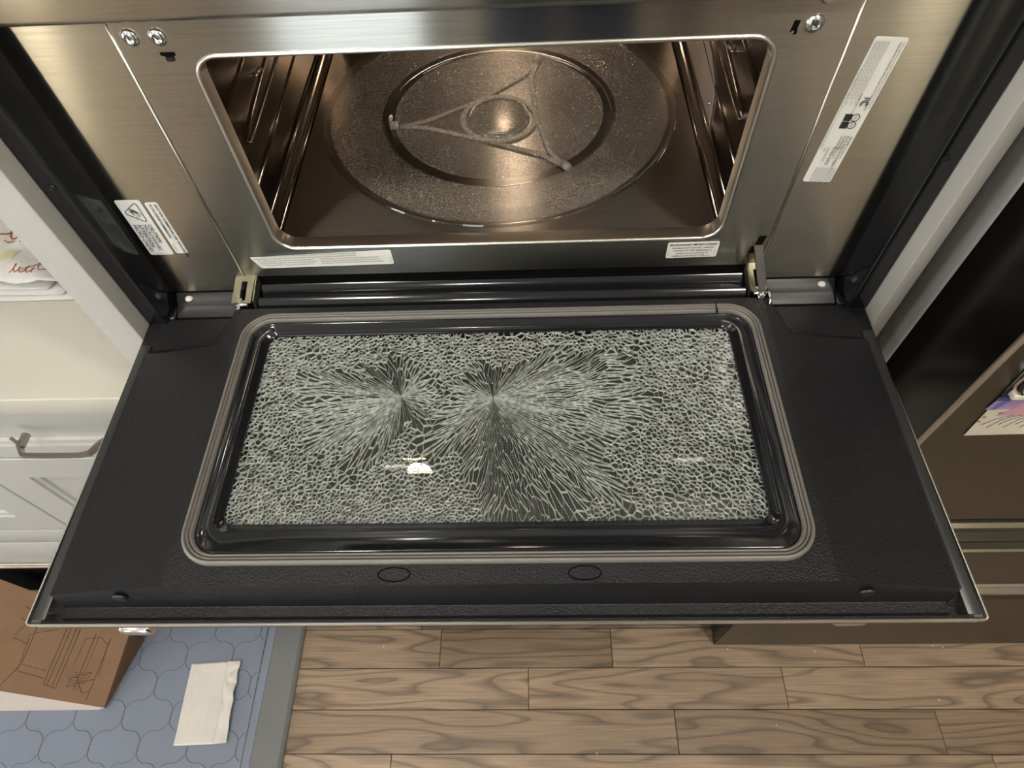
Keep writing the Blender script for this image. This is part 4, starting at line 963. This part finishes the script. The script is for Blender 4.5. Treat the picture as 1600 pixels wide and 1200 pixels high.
nz_ = FL + 0.0150
tn = tag(empty('paper_napkin', (-0.69, -0.23, nz_)), 'folded off-white paper napkin lying flat on the floor mat', 'napkin')
P_(sheet('napkin_fold', [(-0.7405, -0.3180), (-0.6560, -0.3150), (-0.6640, -0.1520), (-0.7470, -0.1560)], M['tissue'], nz_, 0.0022, 30, 40, 2, 0.0010, freq=18), tn)
P_(sheet('napkin_flap', [(-0.6548, -0.3150), (-0.6270, -0.3130), (-0.6360, -0.1500), (-0.6625, -0.1520)], M['tissue'], nz_ + 0.0030, 0.0070, 16, 60, 7, 0.0009, freq=26, rag=0.003), tn)

bx = tag(empty('cardboard_box', (-0.95, -0.2, FL + 0.02)), 'tilted brown cardboard box with printed line drawings on the mat', 'box')
zb = FL + 0.0145

B_ = Vector((-0.8550, -0.1000, FL + 0.110)); A0 = Vector((-1.148, -0.009, FL + 0.170)); D_ = Vector((-0.9110, -0.2465, FL + 0.026)); E0 = Vector((-1.120, -0.2200, FL + 0.075))
A_ = B_ + (A0 - B_) * 1.08; E_ = D_ + (E0 - D_) * 1.55; KU = 1.65
def bxp(u, v, lift=0.0):       # u from right edge to the left, v from front to back, on the top panel
    p = (D_ * (1 - u) + E_ * u) * (1 - v) + (B_ * (1 - u) + A_ * u) * v; return Vector((p.x, p.y, p.z + lift))
NU, NV = 14, 6
V = [bxp(i / NU, j / NV, 0.0) for j in range(NV + 1) for i in range(NU + 1)] + [bxp(i / NU, j / NV, -0.004) for j in range(NV + 1) for i in range(NU + 1)]
q = NU + 1; n1 = q * (NV + 1); F = []
for j in range(NV):
    for i in range(NU): k = j * q + i; F += [(k, k + 1, k + q + 1, k + q), (n1 + k, n1 + k + q, n1 + k + q + 1, n1 + k + 1)]
for i in range(NU): F.append((i, n1 + i, n1 + i + 1, i + 1)); k = NV * q + i; F.append((k, k + 1, n1 + k + 1, n1 + k))
for j in range(NV): k = j * q; F.append((k, k + q, n1 + k + q, n1 + k)); k = j * q + NU; F.append((k, n1 + k, n1 + k + q, k + q))
P_(fixn(obj('printed_panel', V, F, M['cardboard'])), bx)
G_ = Vector((-0.9300, -0.2490, zb)); F_ = Vector((E_.x, -0.2520, zb))
def slab(name, a, b, c, d, off, m):
    o = Vector(off); V = [a, b, c, d, a + o, b + o, c + o, d + o]
    return P_(fixn(obj(name, V, [(0, 1, 2, 3), (7, 6, 5, 4), (0, 4, 5, 1), (1, 5, 6, 2), (2, 6, 7, 3), (3, 7, 4, 0)], m)), bx)
dz = Vector((0, 0, 0.0042)); Bb = Vector((-0.875, -0.105, zb)); Ab = Vector((A_.x, A_.y - 0.01, zb))
slab('front_side', D_ - dz, E_ - dz, F_, G_, (0, 0.004, 0), M['cardboard_pale'])
slab('right_side', D_ - dz, B_ - dz, Bb, G_, (-0.004, 0, 0), M['cardboard'])
slab('back_side', B_ - dz, A_ - dz, Ab, Bb, (0, -0.004, 0), M['cardboard'])
slab('left_side', A_ - dz, E_ - dz, F_, Ab, (0.004, 0, 0), M['cardboard'])
ink = []
def bline(pts, r=0.0007):
    Q = []
    for (a, b) in zip(pts, pts[1:]):
        for k in range(4): t = k / 4; Q.append(bxp(KU * (a[0] + (b[0] - a[0]) * t), a[1] + (b[1] - a[1]) * t, 0.0002))
    Q.append(bxp(KU * pts[-1][0], pts[-1][1], 0.0002)); tube('', Q, r, None, joinlist=ink, n=4)
for u in (0.075, 0.12, 0.135, 0.20, 0.215, 0.235, 0.25): bline([(u, 0.14 if u > .1 else 0.05), (u - 0.012, 0.80)], 0.0008 if u != 0.12 else 0.0005)
bline([(0.075, 0.16), (0.10, 0.12), (0.14, 0.30)]); bline([(0.075, 0.30), (0.16, 0.16), (0.16, 0.26), (0.09, 0.38)])
for k in range(5): bline([(0.085 + k * 0.004, 0.36 - k * 0.03), (0.155, 0.33 - k * 0.03)], 0.0004)
bline([(0.25, 0.14), (0.20, 0.12)]); bline([(0.26, 0.20), (0.36, 0.22), (0.365, 0.60), (0.27, 0.72)], 0.0006); bline([(0.26, 0.28), (0.35, 0.29)], 0.0004)
bline([(0.40, 0.05), (0.355, 0.30), (0.35, 0.72)], 0.0009); bline([(0.42, 0.55), (0.37, 0.80), (0.42, 0.84)]); bline([(0.37, 0.70), (0.42, 0.72)]); bline([(0.36, 0.50), (0.42, 0.52)], 0.0005)
bline([(0.06, 0.35), (0.065, 0.72), (0.10, 0.78), (0.155, 0.72), (0.165, 0.40)], 0.0006)
P_(join_obj('printed_drawing', ink, M['box_ink']), bx)

# crumbs on the planks
for k, (x, y) in enumerate(((0.4550, -0.1270), (0.6450, -0.1330), (0.9050, -0.1210), (0.9250, -0.1255), (0.88, -0.2300), (0.5300, -0.2780), (-0.32, -0.1180), (0.1500, -0.3300))):
    bm = bmesh.new(); bmesh.ops.create_icosphere(bm, subdivisions=1, radius=0.0019)
    for v in bm.verts: v.co *= random.uniform(0.6, 1.3); v.co.z *= 0.6
    me = bpy.data.meshes.new('crumb'); bm.to_mesh(me); bm.free(); me.materials.append(M['roller'])
    o = bpy.data.objects.new('crumb', me); C.objects.link(o); o.location = (x, y, FL + 0.0010)
    tag(o, 'tiny pale crumb lying on the oak floor planks', 'crumb', 'crumbs scattered on the floor')

# ------------------------------------------------------------------ the photographer, outside the frame
ps = tag(empty('person', (0.10, -0.86, FL)), 'person in navy top and trousers standing behind the camera', 'person')
def skin_mesh(name, V, E, R, m, lv=2):
    me = bpy.data.meshes.new(name); me.from_pydata(V, E, []); me.materials.append(m)
    o = bpy.data.objects.new(name, me); C.objects.link(o); o.parent = ps
    o.modifiers.new('s', 'SKIN'); s2 = o.modifiers.new('u', 'SUBSURF'); s2.levels = s2.render_levels = lv
    for d, r in zip(me.skin_vertices[0].data, R): d.radius = r if isinstance(r, tuple) else (r, r)
    me.skin_vertices[0].data[0].use_root = True
    return o
bV = [(0, 0, 0.94), (0, 0, 1.12), (0, 0, 1.34), (0, 0, 1.46), (-0.09, 0, 0.86), (-0.10, 0.01, 0.48), (-0.10, -0.02, 0.09), (0.09, 0, 0.86), (0.10, 0.01, 0.48), (0.10, -0.02, 0.09),
      (-0.19, 0, 1.42), (-0.24, -0.03, 1.12), (-0.25, 0.03, 0.88), (0.19, 0, 1.42), (0.24, -0.03, 1.12), (0.25, 0.03, 0.88), (-0.11, 0.12, 0.04), (0.11, 0.12, 0.04)]
bE = [(0, 1), (1, 2), (2, 3), (0, 4), (4, 5), (5, 6), (0, 7), (7, 8), (8, 9), (3, 10), (10, 11), (11, 12), (3, 13), (13, 14), (14, 15), (6, 16), (9, 17)]
skin_mesh('body', bV, bE, [(0.16, 0.11), (0.14, 0.10), (0.17, 0.11), (0.10, 0.08), 0.09, 0.062, 0.042, 0.09, 0.062, 0.042, 0.06, 0.045, 0.034, 0.06, 0.045, 0.034, 0.03, 0.03], M['navy'])
skin_mesh('head', [(0, 0, 1.48), (0, 0.01, 1.56), (0, 0.02, 1.64), (0, 0.015, 1.70), (0, 0.105, 1.615)], [(0, 1), (1, 2), (2, 3), (2, 4)], [0.052, (0.062, 0.072), (0.075, 0.09), (0.06, 0.07), 0.012], M['skin'])
skin_mesh('hair', [(0, -0.03, 1.60), (0, -0.02, 1.68), (0, 0.02, 1.735)], [(0, 1), (1, 2)], [(0.074, 0.07), (0.084, 0.09), (0.05, 0.06)], M['hair'])
for s in (-1, 1):
    hV = [(s * 0.252, 0.04, 0.86), (s * 0.255, 0.05, 0.80)]; hE = [(0, 1)]; hR = [0.024, 0.028]
    for k, ln in enumerate((0.075, 0.085, 0.08, 0.062)):
        i = len(hV); yy = 0.02 + k * 0.02
        hV += [(s * 0.256, yy, 0.765), (s * 0.254, yy + 0.003, 0.765 - ln * 0.55), (s * 0.246, yy + 0.006, 0.765 - ln)]; hE += [(1, i), (i, i + 1), (i + 1, i + 2)]; hR += [0.010, 0.009, 0.008]
    i = len(hV); hV += [(s * 0.250, 0.095, 0.800), (s * 0.242, 0.108, 0.765)]; hE += [(1, i), (i, i + 1)]; hR += [0.011, 0.009]
    skin_mesh('hand', hV, hE, hR, M['skin'], 1)
